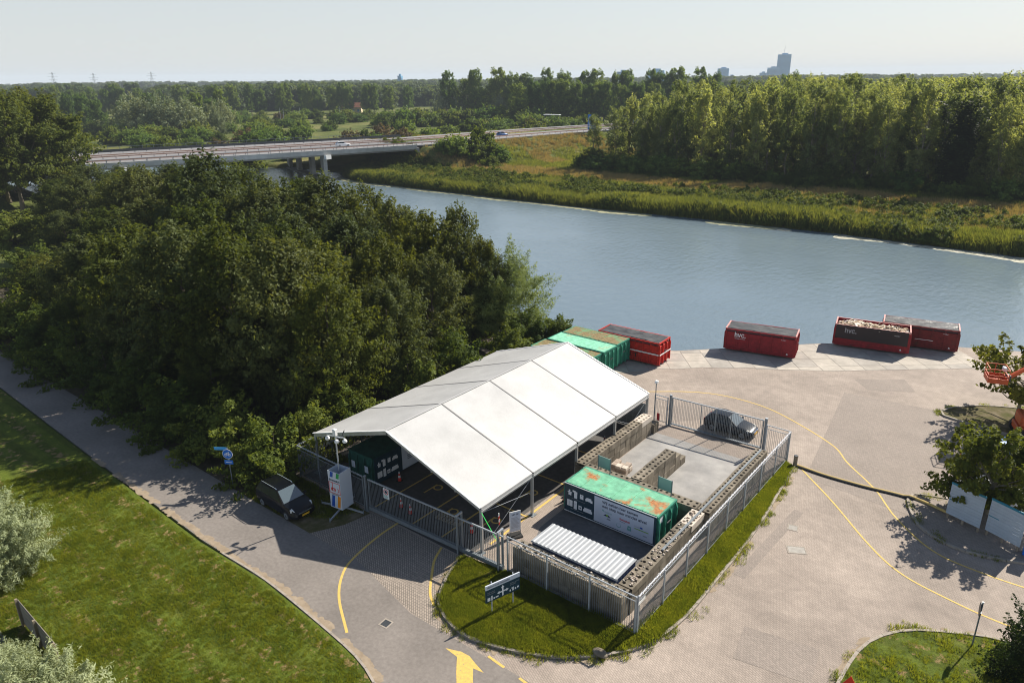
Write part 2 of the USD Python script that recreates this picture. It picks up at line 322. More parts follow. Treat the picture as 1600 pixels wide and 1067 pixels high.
# buildings, metal, paint
stuff_mat("tent_white", [(.3, (.44, .437, .428)), (.7, (.51, .507, .497))], .7, .46, .16, 2.5, big=(.22, .88, 1.04), spec=.6, coord="tc", bdist=.05)
plain("tent_seam", (.20, .195, .19), .6)
plain("zinc_bright", (.74, .74, .76), .5, .2)
plain("aluminium", (.52, .53, .53), .38, .75, .08)
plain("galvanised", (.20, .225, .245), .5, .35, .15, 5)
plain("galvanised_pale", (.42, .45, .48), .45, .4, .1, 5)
plain("dark_metal", (.06, .065, .07), .5, .3)
plain("black_plastic", (.02, .02, .022), .45)
plain("rubber", (.018, .018, .018), .8)
def rust_mat(name, base, rust, level=.56, scale=.9):
    n = {"tc": ("texture_coordinate", {}), "n": ("noise_texture", {"scale": scale, "detail": 8.0, "roughness": .65}), "r": ("rgb_ramp", {"ramp": [(level - .05, (0, 0, 0)), (level + .05, (1, 1, 1))]}),
         "n2": ("noise_texture", {"scale": 3.0, "detail": 5.0}), "r2": ("rgb_ramp", {"ramp": [(.3, mul(base, .75)), (.7, mul(base, 1.2))]}),
         "n3": ("noise_texture", {"scale": 7.0, "detail": 5.0}), "r3": ("rgb_ramp", {"ramp": [(.3, mul(rust, .6)), (.7, mul(rust, 1.25))]}),
         "m": ("mix_color", {"blend_type": "mix"}), "p": ("principled_bsdf", {"roughness": .6, "specular_ior_level": .35})}
    l = [("tc.object", "n.vector"), ("n.fac", "r.fac"), ("tc.object", "n2.vector"), ("n2.fac", "r2.fac"), ("tc.object", "n3.vector"), ("n3.fac", "r3.fac"), ("r2.color", "m.a"), ("r3.color", "m.b"), ("r.color", "m.fac"), ("m.result", "p.base_color")]
    return usdkit.material(stage, "/World/Looks/" + name, n, l, surface="p.BSDF")
rust_mat("green_roof_rusty", (.15, .42, .26), (.38, .16, .05), .56, .8)
rust_mat("green_roof_mossy", (.13, .26, .12), (.22, .16, .065), .44, .9)
rust_mat("green_roof_pale", (.22, .56, .38), (.30, .50, .32), .6, .6)
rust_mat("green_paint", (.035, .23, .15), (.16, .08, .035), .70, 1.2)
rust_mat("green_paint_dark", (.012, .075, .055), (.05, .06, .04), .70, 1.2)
rust_mat("red_paint", (.26, .012, .018), (.12, .02, .015), .66, 1.0)
rust_mat("red_bright", (.50, .022, .012), (.30, .03, .015), .70, 1.0)
rust_mat("maroon_paint", (.16, .014, .014), (.12, .035, .02), .62, 1.0)
plain("black_panel", (.022, .013, .014), .5)
plain("pink_edge", (.62, .30, .27), .45)
stuff_mat("tarp", [(.3, (.04, .04, .04)), (.7, (.10, .098, .094))], 1.2, .38, .5, 1.8, coord="tc", bdist=.12)
plain("navy_board", (.008, .035, .055), .45, var=.08)
plain("pale_board", (.56, .60, .66), .5, var=.03)
plain("white_letters", (.80, .80, .80), .5, var=.02)
plain("navy_letters", (.012, .022, .05), .5, var=.02)
plain("red_letters", (.55, .03, .025), .5, var=.02)
plain("green_letters", (.22, .42, .06), .5, var=.02)
plain("teal_letters", (.16, .38, .34), .5, var=.02)
plain("grey_letters", (.33, .33, .34), .5, var=.02)
plain("blue_paint", (.012, .075, .36), .4)
plain("sign_blue", (.010, .16, .62), .4, var=.04)
plain("sign_light_blue", (.06, .35, .75), .4, var=.04)
plain("orange_paint", (.75, .25, .015), .5)
plain("stripe_green", (.02, .28, .07), .5)
plain("boom_orange", (.52, .085, .018), .45)
plain("boom_grey", (.30, .28, .23), .5)
plain("cone_red", (.65, .035, .02), .5)
plain("strap_green", (.02, .55, .09), .6)
plain("corrugated_white", (.36, .375, .39), .5, .0, .05)
plain("corrugated_blue", (.045, .065, .14), .5)
plain("pale_green_panel", (.27, .38, .35), .5, var=.06)
stuff_mat("old_wood", [(.3, (.20, .16, .115)), (.7, (.34, .285, .215))], 3.0, .85, .4, 12, stretch=(1, 1, .15))
stuff_mat("board_wood", [(.3, (.16, .145, .12)), (.7, (.25, .225, .185))], 3.0, .85, .3, 12, stretch=(.2, 1, 1))
for k, c in enumerate(((.52, .40, .27), (.66, .56, .43), (.36, .25, .16), (.72, .66, .58))): plain(f"scrap_{k}", c, .8)
plain("plank_blue_grey", (.40, .47, .54), .6, var=.06)
plain("plank_teal", (.015, .19, .28), .5)
plain("brick_stack", (.36, .29, .235), .85, var=.2, scale=8)
plain("brick_stack_red", (.42, .15, .09), .85, var=.2, scale=8)
plain("hose_yellow", (.70, .50, .16), .6)
plain("car_black", (.004, .005, .007), .22, .0, .1, spec=.28)
plain("car_grey", (.010, .014, .021), .25, .0, .1, spec=.4)
plain("car_blue", (.02, .09, .27), .25, .2, .1, coat=.8)
plain("car_silver", (.50, .53, .55), .3, .5, .05, coat=.6)
plain("car_white", (.74, .75, .76), .3, .0, .03, coat=.6)
plain("car_orange", (.72, .30, .03), .4, .0, .05)
plain("lamp_glass", (.62, .62, .58), .15)
plain("tail_red", (.45, .012, .012), .25)
plain("plate_yellow", (.75, .42, .02), .5, var=.03)
plain("chrome", (.72, .72, .72), .15, 1.0, .02)
usdkit.material(stage, "/World/Looks/car_glass", {"p": ("principled_bsdf", {"base_color": (.012, .016, .02), "roughness": .06, "specular_ior_level": .35})}, [], surface="p.BSDF")
usdkit.material(stage, "/World/Looks/windscreen", {"p": ("principled_bsdf", {"base_color": (.09, .12, .135), "roughness": .05, "specular_ior_level": .9, "coat_weight": .6})}, [], surface="p.BSDF")
plain("tower_glass", (.13, .36, .58), .35, .0, .1, .05, coord="pos")
plain("tower_pale", (.24, .46, .64), .5, .0, .08, .05, coord="pos")
plain("tower_window", (.08, .23, .38), .25, .0, .08, .05, coord="pos")
plain("roof_red", (.25, .10, .06), .8)
plain("wall_cream", (.50, .42, .28), .8)
plain("algae", (.34, .33, .19), .8, var=.25, scale=.8, coord="pos")
stuff_mat("foam_white", [(.35, (.26, .26, .17)), (.6, (.46, .44, .35))], .9, .8)
plain("rail_orange", (.48, .30, .22), .6, var=.1)
# bark and leaves
stuff_mat("bark", [(.3, (.075, .06, .042)), (.7, (.16, .13, .095))], 2.5, .9, .6, 10, coord="pos", stretch=(1, 1, .25))
stuff_mat("bark_pale", [(.3, (.17, .145, .105)), (.7, (.32, .28, .21))], 1.5, .9, .5, 8, coord="pos", stretch=(1, 1, .3))
leaf_mat("leaf_olive", (0.0449, 0.0640, 0.0125), (0.1032, 0.1281, 0.0210), (0.2356, 0.2454, 0.0506))
leaf_mat("leaf_olive2", (0.0508, 0.0668, 0.0189), (0.0924, 0.1169, 0.0357), (0.1709, 0.2003, 0.0735), trans=.38)
leaf_mat("leaf_fresh", (0.0404, 0.0594, 0.0088), (0.0866, 0.1089, 0.0154), (0.1502, 0.1535, 0.0330))
leaf_mat("leaf_poplar", (0.0600, 0.0840, 0.0150), (0.1170, 0.1424, 0.0270), (0.2026, 0.2174, 0.0570))
leaf_mat("leaf_forest", (0.1118, 0.1577, 0.0528), (0.2346, 0.2837, 0.1121), (0.4470, 0.4861, 0.2640), trans=.5, vary=.4)
leaf_mat("leaf_row", (0.0620, 0.1126, 0.0252), (0.1265, 0.1970, 0.0394), (0.2393, 0.2955, 0.0731))
leaf_mat("leaf_silver", (0.1620, 0.2025, 0.1013), (0.2835, 0.3307, 0.1890), (0.4860, 0.5198, 0.3510), trans=.25)
leaf_mat("leaf_fsilver", (0.1148, 0.1485, 0.0743), (0.2025, 0.2430, 0.1350), (0.3645, 0.3982, 0.2565), trans=.25)
leaf_mat("leaf_willow", (0.1115, 0.1620, 0.0445), (0.2025, 0.2532, 0.0851), (0.3443, 0.3745, 0.1580))
leaf_mat("leaf_ivy", (0.0080, 0.0176, 0.0048), (0.0160, 0.0288, 0.0080), (0.0320, 0.0440, 0.0120))
leaf_mat("leaf_shrub", (0.0550, 0.0894, 0.0138), (0.1032, 0.1417, 0.0248), (0.1925, 0.2080, 0.0482), vary=.4)
leaf_mat("leaf_brown", (0.0680, 0.0570, 0.0250), (0.1120, 0.0902, 0.0450), (0.1600, 0.1330, 0.0700))
leaf_mat("leaf_maple", (0.0508, 0.0725, 0.0116), (0.1160, 0.1421, 0.0203), (0.2175, 0.2248, 0.0435))
leaf_mat("leaf_dark", (0.0182, 0.0338, 0.0078), (0.0364, 0.0572, 0.0130), (0.0715, 0.0910, 0.0208))
leaf_mat("leaf_far", (0.0439, 0.0743, 0.0270), (0.0759, 0.1148, 0.0371), (0.1266, 0.1602, 0.0574), scale=.03)
leaf_mat("reed", (0.0893, 0.1180, 0.0260), (0.1418, 0.1711, 0.0400), (0.2205, 0.2301, 0.0750), trans=.48, scale=.12, vary=.35)
leaf_mat("reed_dry", (0.2242, 0.1869, 0.0747), (0.3289, 0.2616, 0.1121), (0.4485, 0.3513, 0.1644), trans=.25, scale=.12)
leaf_mat("grass_blade", (0.0948, 0.1317, 0.0156), (0.1611, 0.1976, 0.0233), (0.2464, 0.2470, 0.0427), trans=.5, scale=.8)
# ================================================================ terrain, water, roads
NEAR = np.array([(-6000, 300), (-1200, 160), (-400, 62), (-250, 50), (-150, 42), (-60, 37), (-36, 34.5), (-19, 32.5), (-6, 38.5), (5, 49.5), (16, 56.5), (22, 59), (60, 74), (200, 100), (6000, 900)], float)
FAR = np.array([(-6000, 380), (-1200, 230), (-400, 104), (-260, 106), (-200, 112), (-178, 121), (-159, 121.5), (-150, 113), (-140, 109.8), (-105, 109.6), (-66, 109.6), (-37, 112), (-10, 112.4), (17, 110.3), (60, 110), (100, 112), (200, 140), (6000, 1000)], float)
WATER_Z = -1.1
def near_y(x): return np.interp(x, NEAR[:, 0], NEAR[:, 1])
def far_y(x): return np.interp(x, FAR[:, 0], FAR[:, 1])
ROAD = np.array([(-3500, -1500), (-420, -430), (-275, -200), (-205, 0), (-186.5, 52), (-156.5, 136), (-151, 168), (-145.5, 204), (-136, 242), (-125.5, 276), (-103, 350), (-62, 470), (40, 760), (300, 1500), (1500, 4500)], float)
ROAD_S = np.vstack([spline(ROAD[1:12], 14)])
ROAD_Z = 7.1
def road_dist(x, y):
    """distance from the motorway's centre line"""
    P = np.stack([x, y], -1); best = np.full(x.shape, 1e9)
    pts = np.vstack([ROAD[:1], ROAD_S, ROAD[12:]])
    for a, b in zip(pts[:-1], pts[1:]):
        d = b - a; t = np.clip(((P - a) @ d) / (d @ d), 0, 1)
        best = np.minimum(best, np.hypot(*np.moveaxis(P - a - t[..., None] * d, -1, 0)))
    return best
def ground_z(x, y):
    x, y = np.asarray(x, float), np.asarray(y, float)
    z = (meshkit.fbm(np.stack([x * .03, y * .03, 0 * x], -1), 4, 3) - .5) * 1.2
    z = z + (meshkit.fbm(np.stack([x * .25, y * .25, 0 * x], -1), 3, 9) - .5) * .35
    d = np.minimum(y - near_y(x), far_y(x) - y)                     # > 0 inside the river
    z = np.where(y > far_y(x) - 8, z * .8 + np.clip((y - far_y(x) - 2) * .05, 0, .9), z)
    yard = (x > -96) & (x < 160) & (y > -120) & (y < near_y(x) + 1.5)
    z = np.where(yard, np.where(y < -9.8, -.05 + z * .15, -.12), z)
    bank = np.clip(1.4 - (-d), 0, 1.4) / 1.4                        # 0 from 1.4 m outside, 1 at the water's edge
    z = np.where(d > -1.4, z * (1 - bank) + bank * WATER_Z, z)
    z = np.where(d > 0, WATER_Z - np.minimum(d * .8, 2.5), z)
    r = road_dist(x, y)
    emb = np.clip((ROAD_Z - .55) - (r - 17.5) / 2.6, -5, ROAD_Z - .55)
    span = (y > near_y(x) - 2) & (y < 134 + (x + 157) * .0)          # under the bridge
    abut = np.clip((y - 124) / 12, 0, 1) + np.clip((36 - y) / 12, 0, 1)
    emb = np.where(np.abs(r) < 60, np.where((y > 30) & (y < 140), emb * np.clip(abut, 0, 1) - 3 * (1 - np.clip(abut, 0, 1)), emb), emb)
    return np.maximum(z, np.where(d > -1.4, -9, emb))

def axis(lo, hi, step, far, grow=1.18):
    a = list(np.arange(lo, hi + 1e-6, step)); s = step
    while a[-1] < far: s *= grow; a.append(a[-1] + s)
    s = step; b = []
    x = lo
    while x > -far: s *= grow; x -= s; b.append(x)
    return np.array(b[::-1] + a)
gx, gy = axis(-215, 70, 1.5, 9000), axis(-35, 270, 1.5, 9000)
GX, GY = np.meshgrid(gx, gy)
GZ = ground_z(GX, GY)
ii, jj = np.meshgrid(np.arange(len(gy) - 1), np.arange(len(gx) - 1), indexing="ij"); nx = len(gx)
quads = np.stack([ii * nx + jj, ii * nx + jj + 1, (ii + 1) * nx + jj + 1, (ii + 1) * nx + jj], -1).reshape(-1, 4)
tag(obj("terrain", (np.stack([GX, GY, GZ], -1).reshape(-1, 3), quads), "meadow", smooth=True), kind="structure")

b = MB()
wx = np.concatenate([np.linspace(-1200, -400, 9), np.linspace(-380, 120, 51), np.linspace(150, 1200, 9)])
lo, hi = near_y(wx) - 6, far_y(wx) + 6
v = np.vstack([np.column_stack([wx, lo, np.full(len(wx), WATER_Z)]), np.column_stack([wx, hi, np.full(len(wx), WATER_Z)])]); n = len(wx)
b.add(v, [(i, i + 1, n + i + 1, n + i) for i in range(n - 1)])
tag(b.build("water", "water"), "blue grey river, gently rippled, crossing behind the yard", kind="structure")

# pale band of algae and foam along the far bank
rng = np.random.default_rng(5)
b, c = MB(), MB()
for k, x in enumerate(np.arange(-150, 40, 2.2)):
    w = .7 + 1.3 * meshkit.noise(np.array([x * .09, 0, 0.]), 4) + (1.6 if x > -12 else 0) * meshkit.noise(np.array([x * .05, 3, 0.]), 4)
    if meshkit.noise(np.array([x * .16, 7, 0.]), 6) < .30: continue
    y = float(far_y(x)) - .9; w *= 1.5; th = rng.uniform(0, 2 * PI, 1)[0]
    pts = [(x + 1.7 * math.cos(t) * rng.uniform(.8, 1.2), y - w * .6 + w * .75 * math.sin(t) * rng.uniform(.75, 1.15)) for t in np.linspace(0, 2 * PI, 11)[:-1]]
    (c if x > -22 else b).flat(pts, WATER_Z + .012 + .002 * (k % 3))
tag(b.build("algae_band", "algae"), "yellow green algae drifting along the far reed bank", "algae", kind="stuff")
tag(c.build("foam_band", "foam_white"), "whitish scum floating along the far bank at the right", "scum", kind="stuff")

# paved yard with a sheet-pile edge to the river
quay = [(-24, 30), (-19, 31.2), (-6, 37.2), (5, 48.2), (16, 55.2), (22, 57.8), (60, 72.5), (75, 74)]
yard = sg.Polygon(quay + [(75, -60), (8.5, -60), (8.5, -6.4), (.4, -6.4), (-5, -5.2), (-9.6, -5.2), (-8.6, -3), (-8.3, -1.1), (-16.5, -1.1), (-16.5, 24), (-24, 26)])
tag(MB().prism(yard, -1.6, 0.0).build("yard_paving", "pavers"), kind="structure")
gate_apron = sg.Polygon([(-8.3, -1.1), (-8.6, -3), (-9.6, -4.9), (-5, -4.9), (0.4, -6.0), (3.2, -6.1), (3.2, -5.5), (1.3, -4.9), (.3, -3.7), (-.7, -1)])
tag(MB().flat(gate_apron, .004).build("gate_paving", "pavers_gate"), kind="structure")
dark = sg.Polygon([(10.3, 36.6), (19.2, 37.6), (18.8, 19.4), (12.2, 20.1)])
tag(MB().flat(dark, .004).build("repaved_patch", "pavers_darker"), kind="structure")
for poly, m in (([(12.35, 7.2), (13.0, 7.1), (13.5, 15.6), (12.9, 15.7)], "pavers_darker"), ([(14.8, 1.2), (18.2, 1.8), (17.9, 4.3), (14.4, 3.6)], "pavers_darker"), ([(1.2, 22.6), (4.9, 26.6), (2.2, 28.3), (-.6, 24.6)], "pavers_darker"), ([(10.2, 40.2), (13.8, 42.9), (15.2, 40.4), (11.8, 38.4)], "pavers_darker")):
    tag(MB().flat(sg.Polygon(poly), .006).build("repaved_patch", m), kind="structure")
asph = sg.Polygon([(-130, -4.6), (-9.6, -4.9), (-5, -4.9), (.4, -6.05), (8.5, -5.9), (14, -6.2), (14, -17.9), (9, -13.35), (5, -11.15), (2.5, -10.3), (.6, -9.75), (-2.85, -9.35), (-7.8, -9.05), (-14, -9.3), (-25, -9.0), (-50, -8.2), (-130, -8)])
tag(MB().prism(asph, -.3, 0.006).build("asphalt_path", "asphalt_road"), kind="structure")
tent_floor = sg.Polygon([(-15.6, -.9), (-.4, -.9), (-.4, 21), (-15.6, 21)])
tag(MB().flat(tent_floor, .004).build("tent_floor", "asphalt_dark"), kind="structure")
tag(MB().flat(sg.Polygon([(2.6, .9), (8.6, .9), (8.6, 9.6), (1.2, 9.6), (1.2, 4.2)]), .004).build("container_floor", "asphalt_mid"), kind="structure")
tag(MB().flat(sg.box(.75, 10.4, 8.9, 19.9), .004).build("bay_floor", "concrete_floor"), kind="structure")
verge = sg.Polygon([(-17.2, -4.9), (-9.6, -4.9), (-8.6, -3), (-8.3, -1.2), (-17.2, -1.2)])
tag(MB().prism(verge, -.3, .012).build("gravel_verge", "verge"), kind="structure")
lawn = sg.Polygon([(-130, -8.2), (-50, -8.4), (-25, -9.2), (-14, -9.5), (-7.8, -9.25), (-2.85, -9.55), (.6, -9.85), (2.5, -10.4), (5, -11.25), (9, -13.45), (14, -18), (14, -60), (-130, -60)])
lx, ly = np.meshgrid(np.arange(-130, 12, 1.2), np.arange(-60, -8, 1.0))
tag(MB().prism(lawn, -.3, .05).build("lawn", "lawn"), kind="structure")
tag(MB().prism(sg.Polygon([(-130, -4.6), (-17.2, -4.9), (-17.2, -1.2), (-16.5, -1.1), (-16.5, 24), (-24, 26), (-24, 30), (-60, 33), (-130, 38)]), -.4, -.02).build("wood_floor", "earth"), kind="structure")

def kerbed(name, poly, material, zg=.09, kerb_run=None, closed=False):
    """a grass or soil island and the single kerbstones along its road side"""
    isl = tag(MB().prism(poly, -.3, zg).build(name, material), kind="structure")
    ln = sg.LineString(kerb_run); m = max(1, int(ln.length / 1.0)); rg = np.random.default_rng(len(name))
    for i in range(m):
        p, q = ln.interpolate(ln.length * i / m), ln.interpolate(ln.length * (i + 1) / m)
        p, q = np.array([p.x, p.y]), np.array([q.x, q.y]); g = (q - p) * .012
        dz = rg.uniform(-.008, .008)
        MB().bar([*(p + g), .03 + dz], [*(q - g), .03 + dz], .15, .2).build("kerbstone", "kerb", isl)
    return isl
isl_edge = spline([(-.68, -.98), (-.2, -2.4), (.37, -3.69), (1.34, -4.86), (3.47, -5.56), (6.23, -4.93), (8.9, -3.38), (11.0, -.9), (11.75, 2), (11.85, 6), (11.82, 11.83), (11.45, 17), (11.12, 21.0)], 6)
kerbed("grass_island", sg.Polygon(list(map(tuple, isl_edge)) + [(10.4, 21.4), (10.4, -.3), (2.2, -.35)]), "lawn", .09, isl_edge)
e2 = spline([(19.0, -9), (19.1, -2), (19.2, 3.5), (19.5, 5.8), (20.2, 7.3), (21.2, 8.4), (22.8, 9.4), (24.6, 10.2), (30, 11.3), (40, 12)], 6)
kerbed("grass_corner", sg.Polygon(list(map(tuple, e2)) + [(40, -9)]), "lawn", .09, e2)
e3 = spline([(20.4, 22.8), (18.6, 22.2), (18.35, 21.2), (18.9, 19.6), (19.8, 18.1), (21.9, 17.2), (25, 18), (30, 20.6), (36, 23)], 6)
kerbed("paved_island", sg.Polygon(list(map(tuple, e3)) + [(36, 25)]), "pavers_darker", .08, e3)
e4 = spline([(24, 35.6), (18.2, 36.4), (17.7, 37.4), (18.3, 38.6), (20, 40.4), (23, 41.9), (30, 44.6), (40, 48)], 6)
kerbed("soil_island", sg.Polygon(list(map(tuple, e4)) + [(40, 36)]), "verge", .08, e4)
# flush edging between lawn and asphalt
ed = spline([(-12, -9.28), (-7.8, -9.15), (-2.85, -9.45), (.6, -9.8), (2.5, -10.36), (5, -11.2), (9, -13.4)], 6)
ln = sg.LineString(ed); m = int(ln.length)
edge = tag(UsdGeom.Xform.Define(stage, "/World/lawn_edging"), kind="structure")
for i in range(m):
    p, q = ln.interpolate(ln.length * (i + .01) / m), ln.interpolate(ln.length * (i + .985) / m)
    MB().bar([p.x, p.y, .01], [q.x, q.y, .01], .12, .14).build("kerbstone", "kerb", edge)

# concrete apron of single slabs at the quay
apron = tag(UsdGeom.Xform.Define(stage, "/World/quay_apron"), kind="structure")
edge_line = sg.Polygon([(-17.5, 25.2), (-9.3, 26.9), (-2, 34.6), (8, 41), (16.8, 48.4), (19.5, 50.6), (16, 54.8), (5, 47.9), (-6, 36.9), (-17.5, 31.2)])
th = math.radians(39.5); ca, sa = math.cos(th), math.sin(th); rng = np.random.default_rng(12); S = 2.02
for i in range(-2, 26):
    for j in range(-8, 8):
        u0, v0 = i * S, j * S + (0 if i % 1 == 0 else 1)
        sq = sg.Polygon([(-12 + u * ca - w * sa, 26 + u * sa + w * ca) for u, w in ((u0, v0), (u0 + S - .035, v0), (u0 + S - .035, v0 + S - .035), (u0, v0 + S - .035))])
        g = sq.intersection(edge_line)
        if g.area < .5 or g.geom_type != "Polygon": continue
        cx, cy = g.centroid.x, g.centroid.y
        if not in_view((cx, cy, 0), 30): continue
        MB().prism(g, -.05, .012 + rng.uniform(0, .008)).build("concrete_slab", "concrete_slab_" + "abc"[rng.integers(3)], apron)

# painted lines on the paving
def paint(name, label, pts, w=.11, smooth=True, group=None, z=.010, parts=None):
    b = MB(); P = spline(pts, 10) if smooth else np.array(pts, float)
    b.flat(strip(P, w), z); return tag(b.build(name, "yellow_paint"), label, "road marking", group)
paint("yellow_line", "long yellow line curving round the far gate towards the parked cars", [(-3.6, 26.3), (-.5, 28.6), (2.21, 29.65), (5.5, 29.6), (8.36, 28.5), (12.27, 26.05), (13.96, 23.9), (16.34, 21.36), (18.2, 18.6), (20.65, 16.23), (23.36, 15.63), (27, 15.7)])
paint("yellow_line", "yellow line from the bollard sweeping past the tree shadow to the grass corner", [(11.3, 21.4), (14.52, 18.1), (17.52, 14.68), (19.61, 12.9), (22.05, 12.1), (24.66, 11.71), (28, 11.9)])
paint("yellow_line", "yellow curve on the road left of the sliding gate", [(-1.1, -9.0), (-3.43, -7.61), (-4.8, -6.3), (-5.5, -5.0), (-6.0, -2.6), (-6.1, -.7)], .14)
paint("yellow_line", "short yellow curve from the grass island to the sliding gate", [(1.0, -4.9), (.1, -4.3), (-.99, -3.04), (-1.7, -2.1), (-2.2, -1.0)], .14)
ar = [(3.52, -6.73), (4.28, -6.43), (4.79, -6.40), (5.27, -6.56), (6.0, -6.77), (5.43, -6.87), (5.90, -7.41), (6.8, -8.4), (6.0, -8.6), (4.94, -7.51), (4.35, -6.80)]
tag(MB().flat(ar, .010).build("painted_arrow", "yellow_paint"), "big yellow arrow painted on the asphalt at the bottom edge", "road marking")
for k, (p, q, l) in enumerate((((5.5, -5.85), (6.55, -5.93), "yellow dash right of the painted arrow, nearer the grass island"), ((7.5, -6.0), (8.6, -6.1), "yellow dash cut by the bottom edge of the photo"))):
    paint("yellow_dash", l, [p, q], .13, False, "yellow dashes beside the painted arrow")
for k, x in enumerate((-8.6, -5.3, -2.9)):
    paint("bay_line", ("yellow parking line under the tent along the billboard container", "middle yellow parking line under the tent", "yellow parking line under the tent nearest its bright side")[k], [(x, -.5), (x, 19)], .12, False, z=.0125)
paint("bay_line", "yellow edge line on the ground along the bright side of the tent", [(-.12, 1.0), (-.12, 20)], .16, False, z=.012)
for k, y in enumerate((4.6, 9.2, 13.8)):
    paint("bay_line", ("yellow cross line under the tent, first from the gate", "yellow cross line under the tent, second from the gate", "yellow cross line under the tent, third from the gate")[k], [(-2.8, y), (-.2, y)], .12, False, z=.014)
for k, (x, y) in enumerate(((-7.0, 3.4), (-4.2, 1.9), (-1.4, 2.8), (-1.5, 6.8), (-4.1, 7.6))):
    ring = sg.Point(x, y + .3).buffer(.34).difference(sg.Point(x, y + .3).buffer(.23)).union(sg.box(x - .36, y - .75, x - .24, y + .55))
    tag(MB().flat(ring, .010).build("painted_letter", "yellow_paint"), ("yellow P on the dark floor just behind the gate's stop sign", "yellow P on the dark floor behind the middle of the gate", "yellow P by the green strap at the tent corner", "yellow P under the second tent bay beside the post", "yellow P deep under the tent")[k], "road marking")

# dry soil and sand drifted along the edges of the grass
rng = np.random.default_rng(23)
def edge_dirt(name, label, pts, side, n, lo=.12, hi=.42, z=.009, material="dry_sand"):
    ln = sg.LineString(pts); b = MB()
    for k in range(n):
        d = ln.length * (k + rng.uniform(-.4, .4)) / n; p, q = ln.interpolate(d), ln.interpolate(d + .1); t = np.array([q.x - p.x, q.y - p.y]); t /= np.hypot(*t) + 1e-9; nn = np.array([t[1], -t[0]]) * side
        if meshkit.noise(np.array([p.x * .7, p.y * .7, 1.0]), 4) < .33: continue
        c = np.array([p.x, p.y]) + nn * rng.uniform(.05, .28); L, W = rng.uniform(.1, .5), rng.uniform(lo, hi) * .6
        poly = [c + t * L * math.cos(a) * rng.uniform(.75, 1.2) + nn * W * math.sin(a) * rng.uniform(.7, 1.25) for a in np.linspace(0, 2 * PI, 12)[:-1]]
        P = sg.Polygon(poly)
        if P.is_valid: b.flat(P, z + .0004 * (k % 9))
    tag(b.build(name, material), label, "sand", kind="stuff")
edge_dirt("edge_sand", "dry sand along the edge of the lawn and the asphalt", spline([(-30, -9.0), (-12, -9.25), (-7.8, -9.1), (-2.85, -9.4), (.6, -9.75), (2.5, -10.3)], 6), -1, 190)
edge_dirt("kerb_sand", "dry sand swept against the kerb of the grass island", isl_edge, 1, 150, .1, .35)
edge_dirt("corner_sand", "dry sand along the kerb of the corner island", e2, -1, 90, .1, .3)
# ================================================================ vegetation
def leaf_cards(cen, rad, n, size, aspect, rng, out=.5, up=.35, droop=0.0, origin=None, squash=.8, shell=.5, sprig=0.0):
    """n leaf cards (two triangles each, folded) in every clump; returns vertices, faces"""
    cen = np.asarray(cen, float); m = len(cen)
    rad = np.broadcast_to(np.asarray(rad, float), (m,)); cnt = np.broadcast_to(np.asarray(n, int), (m,))
    idx = np.repeat(np.arange(m), cnt); N = len(idx)
    d = rng.normal(size=(N, 3)); d /= np.linalg.norm(d, axis=1, keepdims=True)
    r = rng.uniform(shell ** 3, 1, N) ** (1 / 3)
    off = d * r[:, None] * rad[idx, None]; off[:, 2] *= squash
    if sprig:                                                       # clumps drawn out along their branch: sprays, not balls
        ax = cen - (cen.mean(0) if origin is None else np.asarray(origin)); ax[:, 2] = ax[:, 2] * .8 + np.abs(ax).max() * .35; ax /= np.linalg.norm(ax, axis=1, keepdims=True) + 1e-9
        ax = ax + rng.normal(size=ax.shape) * .35; ax /= np.linalg.norm(ax, axis=1, keepdims=True)
        al = (off * ax[idx]).sum(1, keepdims=True); off = off + ax[idx] * al * sprig; lat = off - ax[idx] * (off * ax[idx]).sum(1, keepdims=True)
        tip = np.clip(al / rad[idx, None], -1, 1); off = off - lat * (.30 + .38 * tip)
    p = cen[idx] + off
    o = p - (cen.mean(0) if origin is None else np.asarray(origin)); o /= np.linalg.norm(o, axis=1, keepdims=True) + 1e-9
    nrm = o * out + d * .35 + np.array([0, 0, up]) + rng.normal(size=(N, 3)) * .55
    nrm /= np.linalg.norm(nrm, axis=1, keepdims=True)
    t = rng.normal(size=(N, 3)) + np.array([0, 0, -droop]) + o * .4
    t -= nrm * (t * nrm).sum(1, keepdims=True); t /= np.linalg.norm(t, axis=1, keepdims=True) + 1e-9
    b = np.cross(nrm, t); L = size * rng.uniform(.65, 1.35, N)[:, None]; W = L * aspect
    v = np.stack([p - t * L * .5, p + b * W * .5 + t * L * .05 + nrm * W * .12, p + t * L * .5, p - b * W * .5 + t * L * .05 + nrm * W * .12], 1).reshape(-1, 3)
    k = np.arange(N)[:, None] * 4
    return v, np.vstack([k + [0, 1, 2], k + [0, 2, 3]])

def crown_points(n, h0, h1, prof, rng, inner=.45, jitter=.25):
    """clump centres through a crown of revolution; prof(t) is the radius at height fraction t"""
    out = []
    ph = rng.uniform(0, 2 * PI, 3)
    while len(out) < n:
        t = rng.uniform(0, 1); R = prof(t)
        if rng.uniform() > (R / max(prof(s) for s in (.2, .4, .6, .8))) + .12: continue
        a = rng.uniform(0, 2 * PI); lump = 1 + jitter * math.sin(2 * a + ph[0] + 5 * t) * .7 + jitter * math.sin(3 * a + ph[1] - 7 * t) * .6
        rr = R * math.sqrt(rng.uniform(inner ** 2, 1)) * lump
        out.append((rr * math.cos(a), rr * math.sin(a), h0 + t * (h1 - h0)))
    return np.array(out)

